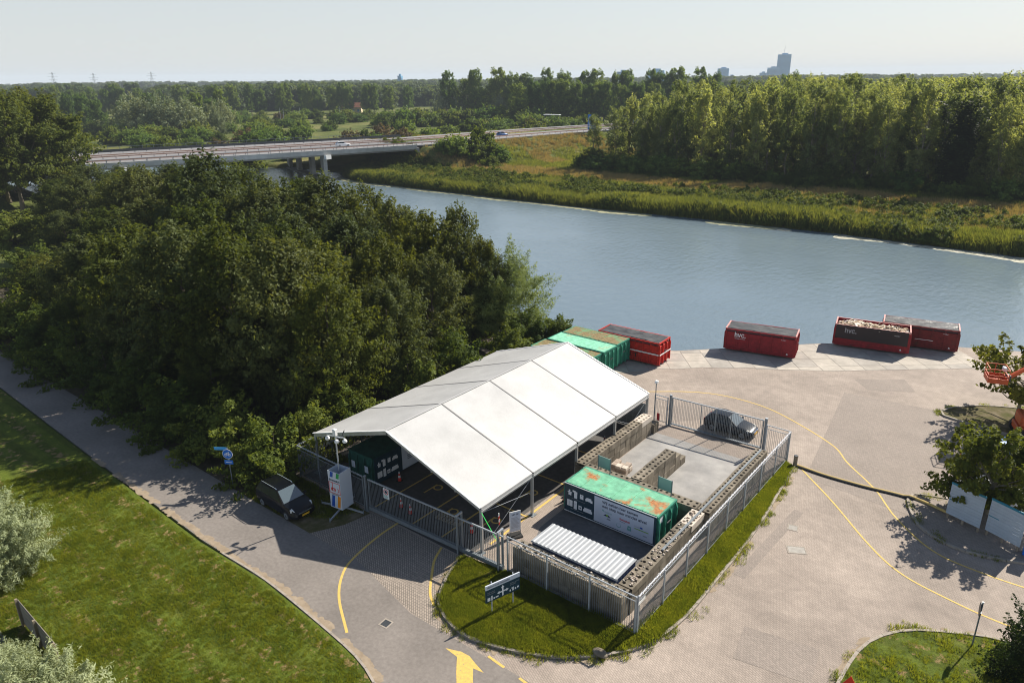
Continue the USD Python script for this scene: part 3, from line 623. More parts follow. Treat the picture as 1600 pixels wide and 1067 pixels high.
def trunk_mesh(h, r0, cen, rng, limbs=14, lean=.03, fork=.35, sides=7):
    b = MB(); top = np.array([rng.uniform(-1, 1) * h * lean, rng.uniform(-1, 1) * h * lean, h])
    ts = np.linspace(0, 1, 8); wob = np.cumsum(rng.normal(size=(8, 3)) * [.012 * h, .012 * h, 0], 0)
    path = np.outer(ts, top) + wob * ts[:, None]; path[0, 2] = -.3
    b.tube(path, np.maximum(r0 * (1 - ts * .86) * (1 + .35 * np.exp(-ts * 18)), .02), sides)
    sel = rng.permutation(len(cen))[:limbs]
    for k in sel:
        e = cen[k]; zf = np.clip((e[2] / h) * rng.uniform(.45, .75), fork * .6, .95)
        s = np.array([np.interp(zf, ts, path[:, i]) for i in range(3)]); mid = (s + e) / 2 + [0, 0, -.04 * h]
        b.tube([s, mid, e], [r0 * (1 - zf) * .5 + .015, r0 * (1 - zf) * .3 + .012, .01], 5, cap=False)
    return b.get()

def make_kind(name, trunk, crown, bark, leaf):
    k = kind_class(name)
    if trunk is not None: obj("trunk", trunk, bark, k)
    obj("crown", crown, leaf, k)
    return k

def broadleaf(name, seed, h, R, clumps, per, leaf, size, base=.12, bark="bark", aspect=.6, shape=None, cr=1.25, shell=.45, limbs=22, droop=.1, inner=.5, r0=None, squash=.8, sprig=.9):
    rng = np.random.default_rng(seed)
    prof = shape or (lambda t: R * (math.sin(PI * min(1, .12 + t * .88)) ** .55))
    c = crown_points(clumps, h * base, h * .95, prof, rng, inner)
    rad = cr * rng.uniform(.65, 1.3, clumps)
    crown = leaf_cards(c, rad, per, size, aspect, rng, origin=(0, 0, h * .5), shell=shell, droop=droop, squash=squash, sprig=sprig)
    return make_kind(name, trunk_mesh(h * .9, r0 or h * .016, c, rng, limbs), crown, bark, leaf)

K = {}
for i in range(4):
    K[f"olive{i}"] = broadleaf(f"dense_tree_kind_{i + 1:03d}", 11 + i, 14, 5.0, 260, 95, "leaf_olive2" if i in (1, 3) else "leaf_olive", .34, .06, cr=.95 + .1 * (i % 2), shell=.1, inner=.55)
for i in range(2):
    K[f"fresh{i}"] = broadleaf(f"fresh_tree_kind_{i + 1:03d}", 31 + i, 14, 4.5, 240, 95, "leaf_fresh", .33, .05, cr=.9, shell=.1, inner=.55)
for i in range(2):
    K[f"poplar{i}"] = broadleaf(f"tall_poplar_kind_{i + 1:03d}", 41 + i, 27, 7.0, 230, 85, "leaf_poplar", .62, .24, cr=1.5, shell=.1, shape=lambda t: 7.0 * (math.sin(PI * min(1, .18 + t * .80)) ** .6))
for i in range(4):
    K[f"forest{i}"] = broadleaf(f"slim_poplar_kind_{i + 1:03d}", 51 + i, 24, 3.1, 95, 52, "leaf_forest", .58, .13, bark="bark_pale", cr=1.15, limbs=34, inner=.2, r0=.24,
                                shape=lambda t: 3.1 * (.45 + .6 * math.sin(PI * min(1, .05 + t * .9)) ** .8) * (1.0 if t < .8 else 1.25 - t * .3))
for i in range(3):
    K[f"row{i}"] = broadleaf(f"row_poplar_kind_{i + 1:03d}", 61 + i, 28, 6.2, 110, 55, "leaf_row", 1.15, .13, cr=2.1, limbs=10, sprig=.25, shell=.2, shape=lambda t: 6.2 * (math.sin(PI * min(1, .18 + t * .74)) ** .5))
for i in range(2):
    K[f"silver{i}"] = broadleaf(f"silver_willow_kind_{i + 1:03d}", 71 + i, 7.0, 3.5, 260, 160, "leaf_silver", .30, .05, aspect=.22, cr=.62, droop=-.7, squash=1.25, shell=.1, sprig=1.3, shape=lambda t: 3.6 * (math.sin(PI * min(1, .22 + t * .74)) ** .6), inner=.6)
for i in range(2):
    K[f"fwillow{i}"] = broadleaf(f"far_willow_kind_{i + 1:03d}", 75 + i, 14, 8.5, 90, 70, "leaf_fsilver", 1.0, .03, aspect=.4, cr=2.2, droop=.5, inner=.6, squash=1.1, shape=lambda t: 8.5 * (math.sin(PI * min(1, .30 + t * .68)) ** .6))
K["willow"] = broadleaf("green_willow_kind", 79, 9.5, 3.8, 130, 260, "leaf_willow", .34, .03, aspect=.2, cr=.9, droop=-.5, squash=1.5, shape=lambda t: 3.9 * (math.sin(PI * min(1, .25 + t * .72)) ** .7), inner=.5)
for i in range(3):
    K[f"shrub{i}"] = broadleaf(f"shrub_kind_{i + 1:03d}", 81 + i, 3.0, 1.9, 46, 170, "leaf_shrub", .20, .04, cr=.62, limbs=10, shape=lambda t: 1.95 * (math.sin(PI * min(1, .35 + t * .64)) ** .6))
for i in range(2):
    K[f"bush{i}"] = broadleaf(f"bush_kind_{i + 1:03d}", 86 + i, 5.0, 4.0, 90, 34, "leaf_shrub" if i == 0 else "leaf_row", .75, .02, cr=1.1, shell=.1, limbs=4, shape=lambda t: 4.2 * (math.sin(PI * min(1, .40 + t * .58)) ** .6))
K["brown"] = broadleaf("brown_bush_kind", 89, 5.0, 4.0, 46, 50, "leaf_brown", .75, .02, cr=1.3, limbs=4, shape=lambda t: 4.0 * (math.sin(PI * min(1, .40 + t * .58)) ** .6))
K["maple0"] = broadleaf("yard_tree_kind_001", 91, 6.6, 3.7, 105, 105, "leaf_maple", .27, .26, cr=.66, limbs=40, aspect=.8, inner=.35, bark="bark_pale", r0=.13, shape=lambda t: 3.7 * (math.sin(PI * min(1, .2 + t * .75)) ** .7))
K["maple1"] = broadleaf("yard_tree_kind_002", 93, 6.6, 3.2, 58, 100, "leaf_maple", .27, .34, cr=.60, limbs=40, aspect=.8, inner=.3, bark="bark_pale", r0=.15, shape=lambda t: 3.7 * (math.sin(PI * min(1, .2 + t * .75)) ** .7))
K["darkshrub"] = broadleaf("dark_shrub_kind", 95, 5.2, 2.0, 90, 210, "leaf_dark", .17, .03, cr=.5, aspect=.45, shape=lambda t: 2.0 * (1.05 - t) ** .6 + .15, limbs=20, squash=1.3)
K["ivy"] = broadleaf("ivy_tree_kind", 96, 17, 1.6, 90, 90, "leaf_ivy", .5, .03, cr=.95, squash=1.5, limbs=8, inner=.0, shape=lambda t: 1.2 + .8 * abs(math.sin(t * 9)) * t)

SIZE = {"olive": 14, "fresh": 14, "poplar": 27, "forest": 24, "row": 28, "silver": 7, "fwillow": 14, "willow": 9.5, "shrub": 3, "bush": 5, "brown": 5, "maple": 6.6, "darkshrub": 5.2, "ivy": 17}
_tr = np.random.default_rng(2)
def plant(kind, name, label, cat, x, y, h, wide=1.0, group=None, z=None, rot=None):
    base = re.sub(r"\d+$", "", kind); s = h / SIZE[base]
    z = float(ground_z(np.array([x]), np.array([y]))[0]) if z is None else z
    return copy_of(K[kind], name, label, cat, (x, y, z - .05), _tr.uniform(0, 2 * PI) if rot is None else rot, group, (s * wide, s * wide, s))

# --- dense wood between the path and the river (left half of the picture)
wood = [  # x, y, height, width factor, label
    (-131, 29, 9.0, 1.5, "low dark tree at the far left of the wood, below the tall poplars"),
    (-113, 25, 10.8, 1.35, "dark tree at the left of the wood, right of the tall poplar trunks"),
    (-108, 31, 11.6, 1.3, "dark tree at the back left of the wood, touching the bridge's left end"),
    (-92.5, 26, 14.1, 1.25, "broad dark tree of the wood in front of the left part of the bridge deck"),
    (-86, 31, 14.4, 1.1, "dark tree of the wood right under the bridge deck's left third"),
    (-63.7, 22, 17.5, 1.1, "tallest pale-tipped tree of the wood, its top over the motorway railing"),
    (-68, 29, 15.4, 1.15, "dark tree of the wood just right of the tallest one"),
    (-56, 24, 15.0, 1.1, "dark tree of the wood below the strip of river left of the piers"),
    (-58, 31, 14.6, 1.1, "dark tree at the back of the wood below the bridge piers"),
    (-47.5, 27, 15.4, 1.1, "broad tree at the back of the wood just right of the bridge piers"),
    (-45, 31, 14.4, 1.0, "tree at the back of the wood before the dark bridge abutment"),
    (-37.8, 28, 13.7, 1.0, "tree at the back of the wood where the open river begins"),
    (-30.7, 26, 13.6, .95, "slender loose tree near the right edge of the wood"),
    (-28.2, 29.5, 13.4, .75, "thin two-tipped tree standing before the river at the wood's right edge"),
    (-25.5, 30, 10.6, .85, "lower tree between the thin two-tipped one and the light green willow"),
    (-101, 18, 7.4, 1.5, "low spreading tree at the left of the wood above the sunlit clearing"),
    (-81.6, 17, 10.2, 1.4, "spreading dark tree in the left middle of the wood"),
    (-70, 17, 12.2, 1.25, "dark tree in the left middle of the wood, below the tallest one"),
    (-51.6, 14, 14.2, 1.15, "big round tree at the very middle of the wood"),
    (-46, 19, 13.2, 1.1, "dark tree behind the big round one in the middle of the wood"),
    (-40.5, 15.5, 13.0, 1.1, "tree with sunlit sprays in the middle of the wood"),
    (-35, 20, 13.0, 1.05, "tree of the wood behind the left tent roof, left of the forked trunk"),
    (-28, 18.5, 12.4, .95, "tree with a visible forked trunk above the tent's left eave"),
    (-24.5, 21.5, 10.6, .9, "tree of the wood directly left of the light green willow"),
    (-77, 6, 6.4, 1.5, "shaded spreading tree at the left edge above the path"),
    (-60, 5, 10.4, 1.3, "shaded tree in the left front of the wood"),
    (-49, 4.5, 13.2, 1.1, "tall shaded tree at the front of the wood, midway along the dark path"),
    (-38.5, 4.5, 14.8, 1.05, "tall front tree of the wood with light sprays, over the dark path"),
    (-32, 5.0, 15.0, 1.0, "tall front tree of the wood up the picture from the round blue sign"),
    (-26.0, 5.6, 14.4, .95, "tall front tree of the wood behind the bright sunlit bush"),
    (-21.2, 6.6, 12.2, .85, "tree of the wood beside the tent's front left corner"),
    (-22.0, 13.5, 10.6, .9, "olive tree leaning to the middle of the tent's left eave"),
    (-29, 11.5, 13.0, 1.0, "olive tree in the middle of the wood behind the front trees"),
    (-68, 2.5, 6.6, 1.4, "shaded low tree at the left end of the shaded path"),
    (-54, -.2, 6.4, 1.2, "shaded low tree hanging over the path at the left"),
    (-43, .2, 8.0, 1.05, "shaded lower tree at the path's edge, left of the round blue sign"),
    (-30.5, 1.4, 7.4, .9, "lower front tree at the path's edge just left of the round blue sign"),
    (-100, 36, 13.0, 1.3, "tree at the back left of the wood, close before the bridge's edge beam"),
    (-118, 36, 11.5, 1.4, "tree under the left part of the bridge deck, before the water"),
    (-136, 37, 10.5, 1.4, "tree at the foot of the tall poplars, before the bridge"),
    (-152, 37, 9.0, 1.3, "small tree between the tall poplars and the bridge")]
for k, (x, y, h, w, lab) in enumerate(wood):
    plant(f"olive{k % 4}" if k not in (14, 22, 28, 33) else "fresh%d" % (k % 2), "wood_tree", lab, "tree", x, y, h, w)
plant("willow", "river_willow", "soft light green willow on the river bank, rightmost tree of the wood", "tree", -23.4, 31.0, 9.0, 1.2)
hedge = [(-19.5, 29.5, 3.4, 1.3, "bramble bush by the water beside the green containers"), (-16.8, 31.6, 2.8, 1.2, "low bush at the river's edge behind the green containers"),
         (-18.4, 25.5, 3.2, 1.1, "bush behind the tent's far left corner"), (-17.3, -2.0, 4.0, 1.05, "bright sunlit bush between the round blue sign and the black parked car"),
         (-18.0, 1.6, 3.6, 1.0, "leafy bush behind the bright one beside the fence corner"), (-18.6, 5.5, 3.8, 1.0, "shaded bush squeezed between the wood and the tent, nearest the fence corner"),
         (-18.4, 12.5, 4.2, 1.0, "shaded bush between the wood and the middle of the tent"), (-18.4, 18.5, 4.4, 1.0, "shaded bush between the wood and the far half of the tent"),
         (-23.5, -2.2, 4.2, 1.1, "dark bush left of the round blue sign"), (-29, -2.4, 4.2, 1.1, "dark bush at the path's edge under the front trees"), (-35, -2.3, 4.4, 1.1, "dark undergrowth bush midway along the shaded path"),
         (-41.5, -2.3, 4.4, 1.1, "dark undergrowth bush in deep shade beside the path"), (-48.5, -2.2, 4.6, 1.1, "undergrowth bush far along the shaded path"), (-56, -2.2, 4.6, 1.1, "undergrowth bush farther along the shaded path"), (-65, -2, 4.8, 1.2, "undergrowth bush at the left end of the path"),
         (-92, 10, 4.4, 1.6, "rounded bush at the left edge of the picture below the clearing"), (-121, 17, 5.0, 1.7, "rounded bush at the left edge under the poplar grass")]
for k, (x, y, h, w, lab) in enumerate(hedge):
    plant(f"shrub{k % 3}", "bush", lab, "bush", x, y, h, w)
# --- tall poplars at the left edge
for k, (x, y, h, w, lab) in enumerate(((-152, 29, 25.4, 1.1, "tall poplar with a bare trunk in the sunlit grass at the left edge"), (-157, 38, 24.6, 1.2, "tall poplar with open crown nearest the left end of the bridge"),
                                       (-160, 25, 26.2, 1.05, "tall poplar cut by the left edge of the photo"), (-172, 33, 26, 1.05, "tall poplar behind the one with the bare trunk"), (-176, 42, 25.0, 1.0, "poplar standing behind the open-crowned one, beside the bridge"),
                                       (-196, 40, 26, 1.15, "farthest of the tall poplars at the left edge"))):
    plant(f"poplar{k % 2}", "tall_poplar", lab, "tree", x, y, h, w)
# --- silver willows in the bottom left corner
for k, (x, y, h, w, lab) in enumerate(((-20.0, -18.0, 5.0, .9, "silvery willow cut by the left edge of the lawn"), (-5.6, -20.9, 4.4, 1.0, "big silvery willow bush at the bottom edge of the picture"), (-9.6, -21.3, 3.2, .9, "smaller silvery bush in the bottom left corner"))):
    plant(f"silver{k % 2}", "silver_willow", lab, "tree", x, y, h, w)
# --- yard trees at the right
plant("maple0", "yard_tree", "young leafy tree in front of the white-blue board panels and parked cars", "tree", 22.6, 22.4, 6.1, .95, rot=.6)
plant("maple1", "yard_tree", "leafy yard tree with a forked pale trunk behind the orange boom lift basket", "tree", 22.6, 39.8, 6.8, 1.0, rot=2.0)
plant("darkshrub", "evergreen_shrub", "dark evergreen shrub cut by the right edge of the photo", "shrub", 26.4, 7.6, 5.2, 1.05)

# --- slim poplar wood across the river, right half
rng = np.random.default_rng(77); pts = []
def ok(x, y, dmin):
    return all((x - a) ** 2 + (y - b) ** 2 > dmin * dmin for a, b in pts[-400:])
n_front = 0
for k in range(9000):
    y = 159.5 + (rng.uniform() ** 1.5) * 120; x = rng.uniform(-108, 70)
    if x < -93 + (y - 158) * .12 + 2.5 * math.sin(y * .5): continue
    if not in_view((x, y, 12), 40) or not ok(x, y, 4.9 + (y - 159) * .02): continue
    if len(pts) >= 285: break
    pts.append((x, y))
for k, (x, y) in enumerate(sorted(pts, key=lambda p: p[1])):
    h = rng.uniform(18.5, 26) * (.80 + .2 * np.clip((x + 92) / 22, 0, 1)) + np.clip((x + 20) * .02, 0, 1.5)
    plant(f"forest{k % 4}", "slim_poplar", "slim pale-trunked poplar in the plantation across the river", "tree", x, y, h, rng.uniform(.8, 1.15), "poplars of the plantation across the river")
plant("ivy0" if "ivy0" in K else "ivy", "ivy_tree", "dark ivy-covered tree standing out in the plantation at the right", "tree", -.5, 156.0, 19, 1.35)
for k in range(44):
    x = -96 + k * 3.2 + rng.uniform(-1, 1); y = 155.5 + rng.uniform(-1.5, 2.5)
    if in_view((x, y, 2), 40):
        plant(("shrub%d" % (k % 3)) if k % 3 else "bush1", "thicket_bush", "low dark bush along the front edge of the poplar plantation", "bush", x, y, rng.uniform(2.4, 5.2), rng.uniform(.9, 1.4), "bushes along the front of the plantation")
# deeper part of the plantation
def scatter(name, label, cat, mesh, material, P, scales, rots, kind="stuff"):
    pi = UsdGeom.PointInstancer.Define(stage, numbered("/World", name)); tag(pi, label, cat, None, kind)
    m = usdkit.mesh(stage, str(pi.GetPath()) + "/plant", mesh, mat(material))
    pi.CreatePrototypesRel().SetTargets([m.GetPath()])
    P = np.asarray(P, np.float32); n = len(P)
    pi.CreatePositionsAttr(Vt.Vec3fArray.FromNumpy(P)); pi.CreateProtoIndicesAttr(Vt.IntArray.FromNumpy(np.zeros(n, np.int32)))
    s = np.asarray(scales, np.float32); s = np.repeat(s[:, None], 3, 1) if s.ndim == 1 else s
    pi.CreateScalesAttr(Vt.Vec3fArray.FromNumpy(s))
    q = np.zeros((n, 4)); q[:, 0], q[:, 3] = np.cos(np.asarray(rots) / 2), np.sin(np.asarray(rots) / 2)
    pi.CreateOrientationsAttr(Vt.QuathArray([Gf.Quath(float(a), 0, 0, float(d)) for a, d in q[:, [0, 3]]]))
    return pi
def lump_tree(seed, h, R, n, size, base=.05):
    rg = np.random.default_rng(seed); c = crown_points(n, h * base, h * .94, lambda t: R * (math.sin(PI * min(1, .2 + t * .75)) ** .55), rg, .5)
    return leaf_cards(c, R * .36, 26, size, .7, rg, origin=(0, 0, h * .4))
P = [(x, y, .5) for x, y in zip(rng.uniform(-86, 220, 1500), rng.uniform(255, 420, 1500)) if x > -84 + (y - 255) * .22 and in_view((x, y, 15), 60)][:420]
scatter("plantation_depth", "far part of the poplar plantation across the river", "woodland", lump_tree(5, 23, 3.6, 46, 1.1), "leaf_forest", P, rng.uniform(.85, 1.12, len(P)), rng.uniform(0, 6.28, len(P)))

# --- meadow behind the motorway: willows, bushes, rows of trees
for k, (x, y, h, w, lab) in enumerate(((-352, 148, 17, 1.1, "left half of the big silver willow clump beyond the motorway"), (-333, 163, 16, 1.15, "right half of the big silver willow clump beyond the motorway"), (-343, 156, 17.5, 1.0, "middle of the big silver willow clump beyond the motorway"),
                                       (-338, 186, 15, .75, "silver willow right of the big clump beyond the motorway"), (-330, 180, 11, .7, "low silver willow in front of the smaller clump"),
                                       (-330, 345, 15, .85, "pale willow at the left end of the far poplar row"), (-322, 358, 13, .8, "second pale willow by the far poplar row"), (-296, 362, 14, .7, "small grey willow among the shrubs before the far poplars"),
                                       (-560, 395, 16, .9, "round pale tree far behind the meadow by the lamp posts"), (-545, 440, 17, .8, "round pale tree near the small cream house"))):
    plant(f"fwillow{k % 2}", "far_willow", lab, "tree", x, y, h, w)
# row of big poplars behind the motorway (centre)
rng = np.random.default_rng(31); row = []
for k in range(17):
    t = k / 16; x = -330 + t * 150 + rng.uniform(-3, 3); y = 352 + t * 92 + rng.uniform(-5, 5); row.append((x, y, rng.uniform(29, 34)))
for k in range(15):
    t = k / 14; x = -246 + t * 70 + rng.uniform(-3, 3); y = 322 + t * 54 + rng.uniform(-4, 4); row.append((x, y, rng.uniform(23, 27) - 9 * max(0, t - .55)))
plant("row1", "lone_poplar", "single dark round tree in front of the tallest skyline tower", "tree", -141, 466, 28, 1.2)
for k, (x, y, h) in enumerate(row):
    plant(f"row{k % 3}", "far_poplar", "tall dark poplar in the row beyond the motorway", "tree", x, y, h * .94, rng.uniform(.8, 1.05), "row of tall poplars beyond the motorway")
for k in range(34):
    t = k / 33; x = -620 + t * 190 + rng.uniform(-6, 6); y = 210 + t * 190 + rng.uniform(-8, 8)
    plant(f"row{k % 3}", "meadow_poplar", "poplar in the long row behind the meadow, left of the centre", "tree", x, y, rng.uniform(19, 24), rng.uniform(.75, .95), "poplar row behind the left meadow")
for k in range(26):
    x = -470 + k * 7 + rng.uniform(-6, 6); y = 95 + k * 4 + rng.uniform(-12, 12)
    plant(f"row{k % 3}", "grove_tree", "green tree in the grove behind the left end of the motorway", "tree", x - 60, y, rng.uniform(14, 22), rng.uniform(.8, 1.1), "trees of the grove behind the left motorway")
nb = 0
for k in range(420):
    x = rng.uniform(-520, -190); y = rng.uniform(110, 330)
    rd = float(road_dist(np.array([x]), np.array([y]))[0])
    if rd < 26 or y > 330 + (x + 200) * .4 + 60 or not in_view((x, y, 2), 20): continue
    if -345 < x < -230 and 190 < y < 262 and k % 5: continue
    if nb >= 210: break
    nb += 1
    kind = "brown" if k % 13 == 0 else ("bush0", "bush1")[k % 2]
    plant(kind, "meadow_bush", "rounded bush in the meadow beyond the motorway" if kind != "brown" else "brownish bush in the meadow beyond the motorway", "bush", x, y, rng.uniform(3, 6.5), rng.uniform(.8, 1.4), "bushes in the meadow beyond the motorway" if kind != "brown" else "brownish meadow bushes")
for k in range(30):
    t = k / 29; x = -268 + t * 70 + rng.uniform(-6, 6); y = 262 + t * 70 + rng.uniform(-10, 10)
    if float(road_dist(np.array([x]), np.array([y]))[0]) < 26: continue
    plant(("bush1", "bush0")[k % 2], "shrub_belt_bush", "shrub in the belt between the motorway and the big poplars", "bush", x - 25, y, rng.uniform(5, 9.5), rng.uniform(.8, 1.2), "shrub belt before the big poplars")
# bushes on the embankment beside the bridge end
for k, (x, y, h, w, lab) in enumerate(((-130.5, 141, 5.6, 1.0, "dark bush on the embankment right of the bridge end"), (-126.5, 146, 5.0, 1.1, "lighter bush on the embankment slope"), (-123, 150, 4.6, 1.0, "rightmost bush on the embankment slope"),
                                       (-129, 150.5, 7.0, .75, "pointed dark bush rising above the motorway edge"), (-134, 138.5, 3.4, 1.0, "small bush at the bridge abutment"), (-120, 144, 3.0, 1.2, "low bush at the foot of the embankment"))):
    plant(("bush1", "bush0")[k % 2], "embankment_bush", lab, "bush", x, y, h, w)

# --- far woodland to the horizon: one mass
rng = np.random.default_rng(99); P, S = [], []
for k in range(52000):
    d = 560 * (9.5 ** rng.uniform()); a = rng.uniform(-.74, .74)
    dx, dy = _f[0] * math.cos(a) - _r0[0] * math.sin(-a), 0
    hd = np.array([-math.sin(HEAD - a), math.cos(HEAD - a)]); x, y = CAM[0] + hd[0] * d, CAM[1] + hd[1] * d
    if meshkit.noise(np.array([x * .0045, y * .0045, 2.0]), 8) < (.40 if d > 900 else .47): continue
    if a > -.05 and d < 700 and x > -190: continue
    P.append((x, y)); S.append(rng.uniform(.7, 1.15) * (.72 + .55 * meshkit.noise(np.array([x * .006, y * .006, 9.0]), 3)) * (1 + .15 * (d > 1500)))
    if len(P) > 15000: break
P = np.array(P); rd = road_dist(P[:, 0], P[:, 1]); okm = rd > 30; P, S = P[okm], np.array(S)[okm]
scatter("distant_woodland", "woodland reaching to the horizon", "woodland", lump_tree(7, 18, 7.5, 26, 2.8, .0), "leaf_far", np.column_stack([P, np.zeros(len(P))]), S, rng.uniform(0, 6.28, len(P)))

# --- reeds and rough grass on the far bank, grass tufts near by
def tuft(seed, n, h, spread, w):
    rg = np.random.default_rng(seed); b = MB()
    for k in range(n):
        a, r = rg.uniform(0, 2 * PI), spread * math.sqrt(rg.uniform()); p = np.array([r * math.cos(a), r * math.sin(a), 0]); L = h * rg.uniform(.6, 1.15)
        lean = rg.normal(size=2) * .28 * L; s = np.array([math.cos(a + 1.3), math.sin(a + 1.3), 0]) * w * .5
        m = p + [lean[0] * .35, lean[1] * .35, L * .6]; e = p + [lean[0], lean[1], L]
        b.add([p - s, p + s, m + s * .8, m - s * .8, e], [(0, 1, 2), (0, 2, 3), (3, 2, 4)])
    return b.get()
rng = np.random.default_rng(41)
n = 26000; x = rng.uniform(-160, 40, n); y = far_y(x) + rng.uniform(0, 1, n) ** 1.3 * 23
k = np.array([in_view((a, c, 0), 10) for a, c in zip(x, y)]); x, y = x[k], y[k]
h = np.where(y - far_y(x) < 7, .74, .46) * rng.uniform(.7, 1.25, len(x)) * (.75 + .6 * meshkit.noise(np.stack([x * .12, y * .12, 0 * x], -1), 2))
scatter("reeds", "green reeds and tall grass along the far river bank", "reeds", tuft(1, 22, 1.9, .75, .11), "reed", np.column_stack([x, y, np.maximum(ground_z(x, y), WATER_Z) - .05]), h, rng.uniform(0, 6.28, len(x)))
n = 30000; x = rng.uniform(-175, 60, n); y = rng.uniform(118, 215, n)
dry = meshkit.fbm(np.stack([x * .03, y * .05, 0 * x], -1), 3, 21)
k = np.array([in_view((a, c, 0), 10) for a, c in zip(x, y)]) & (road_dist(x, y) > 17) & (y > far_y(x) + 5) & ((y < 162) | (x < -88))
x, y, dry = x[k], y[k], dry[k]
tanband = (np.abs(y - 140 - 3 * np.sin(x * .05)) < 7.5) | (dry > .56)
for nm, mk, lab, mm in (("meadow_grass", ~tanband, "rough green grass across the river", "reed"), ("dry_grass", tanband, "straw-coloured dry grass across the river and on the embankment", "reed_dry")):
    a, c = x[mk], y[mk]
    scatter(nm, lab, "grass", tuft(2, 18, 1.0, .9, .10), mm, np.column_stack([a, c, ground_z(a, c) - .05]), rng.uniform(.55, 1.15, len(a)), rng.uniform(0, 6.28, len(a)))
n = 5200; x = rng.uniform(-160, 45, n); y = far_y(x) + .3 + rng.uniform(0, 1, n) ** 1.6 * 24
k = np.array([in_view((a, c, 0), 10) for a, c in zip(x, y)]) & (meshkit.noise(np.stack([x * .09, y * .16, 0 * x], -1), 12) > .36); x, y = x[k], y[k]
_rg = np.random.default_rng(3); hb = leaf_cards(crown_points(16, .1, 1.2, lambda t: .85 * (1.15 - t) ** .5, _rg, .3), .38, 26, .34, .4, _rg, origin=(0, 0, .2), sprig=.8, shell=.1)
scatter("bank_herbs", "leafy weeds and low scrub along the far river bank", "weeds", hb, "leaf_shrub", np.column_stack([x, y, np.maximum(ground_z(x, y), WATER_Z) - .1]), rng.uniform(.6, 1.35, len(x)), rng.uniform(0, 6.28, len(x)))
T3 = tuft(3, 26, .17, .22, .018)
def sprinkle(name, label, poly, n, lo=.6, hi=1.3, z=.05, edge=None, mesh=T3, material="grass_blade"):
    g = np.random.default_rng(n); P = []
    x0, y0, x1, y1 = poly.bounds
    from shapely import contains_xy
    xs, ys = g.uniform(x0, x1, n * 6), g.uniform(y0, y1, n * 6); m = contains_xy(poly, xs, ys); xs, ys = xs[m][:n], ys[m][:n]
    keep = np.array([in_view((a, c, 0), 15) for a, c in zip(xs, ys)], bool); xs, ys = xs[keep], ys[keep]
    den = meshkit.noise(np.stack([xs * .8, ys * .8, 0 * xs], -1), 5)
    scatter(name, label, "grass", mesh, material, np.column_stack([xs, ys, np.full(len(xs), z)]), g.uniform(lo, hi, len(xs)) * (.55 + .8 * den), g.uniform(0, 6.28, len(xs)))
isl = sg.Polygon(list(map(tuple, isl_edge)) + [(10.4, 21.4), (10.4, -.3), (2.2, -.35)])
sprinkle("island_grass", "tufts of grass on the island in front of the fence", isl.buffer(-.12), 9000, z=.09)
sprinkle("fence_grass", "longer unmown grass along the foot of the palisade fence", unary_union([sg.box(10.45, -.3, 11.3, 21), sg.box(2.4, -1.5, 10.4, -.45)]).intersection(isl), 2600, .8, 1.7, z=.09)
sprinkle("corner_grass", "grass tufts on the bottom right corner island", sg.Polygon(list(map(tuple, e2)) + [(40, -9)]).buffer(-.15), 7000, .5, 1.1, z=.09)
sprinkle("lawn_grass", "short tufts of grass over the mown lawn", sg.Polygon([(-30, -9.4), (-14, -9.7), (-7.8, -9.45), (-2.85, -9.75), (.6, -10.1), (2.4, -10.7), (5, -17), (-8, -24), (-34, -22)]), 26000, .35, .8, z=.05)
sprinkle("verge_grass", "grass creeping over the gravel verge around the black car", sg.Polygon([(-17.2, -4.8), (-12.5, -4.8), (-9.6, -3.0), (-9.0, -1.3), (-17.2, -1.3)]), 900, .6, 1.3, z=.012)

KW = MB(); g = np.random.default_rng(61); P = []
for pts, side in ((isl_edge, 1), (e2, -1), (e3, -1), (e4, -1)):
    ln = sg.LineString(pts)
    for k in range(int(ln.length * 9)):
        d = g.uniform(0, ln.length); p, q = ln.interpolate(d), ln.interpolate(d + .1); t = np.array([q.x - p.x, q.y - p.y]); t /= np.hypot(*t) + 1e-9
        c = np.array([p.x, p.y]) + np.array([t[1], -t[0]]) * side * abs(g.normal() * .16 + .10)
        if meshkit.noise(np.array([c[0] * 1.1, c[1] * 1.1, 5.0]), 4) > .5: P.append((c[0], c[1], .005))
P = [p for p in P if in_view(p, 10)]
scatter("kerb_weeds", "weeds growing in the joints along the kerbs", "weeds", T3, "grass_blade", P, g.uniform(.5, 1.5, len(P)), g.uniform(0, 6.28, len(P)))
# ================================================================ marquee tent
TW, TL, TE, TR = 15.15, 19.95, 3.07, 5.60
tent = thing("marquee_tent", "large white open-sided marquee tent with ridged roof over the parking bays", "tent", (0, 0, 0))
bay = TL / 4
def roof_panel(y0, y1, side, k):
    """one fabric panel: slight sag between the frames and welded seams across it"""
    m, n = 16, 10; V, F = [], []
    rg = np.random.default_rng(k)
    for i in range(m + 1):
        for j in range(n + 1):
            s, t = i / m, j / n
            x = -TW / 2 + side * (TW / 2 + .06) * s; z = TR + (TE - TR) * s; y = y0 + (y1 - y0) * t
            sag = -.045 * math.sin(PI * t) * (.4 + .6 * math.sin(PI * s)) + .006 * math.sin(3 * PI * t + k) * math.sin(2 * PI * s)
            V.append((x, y, z + sag))
    for i in range(m):
        for j in range(n):
            a = i * (n + 1) + j; q = (a, a + n + 1, a + n + 2, a + 1); F.append(q if side > 0 else q[::-1])
    V = np.array(V); low = V - [0, 0, .012]; N = len(V); F = np.array(F)
    return np.vstack([V, low]), np.vstack([F, F[:, ::-1] + N])
for k in range(4):
    for side in (1, -1):
        obj("roof_panel", roof_panel(k * bay + .05, (k + 1) * bay - .05, side, k * 2 + (side > 0)), "tent_white", tent, smooth=40)
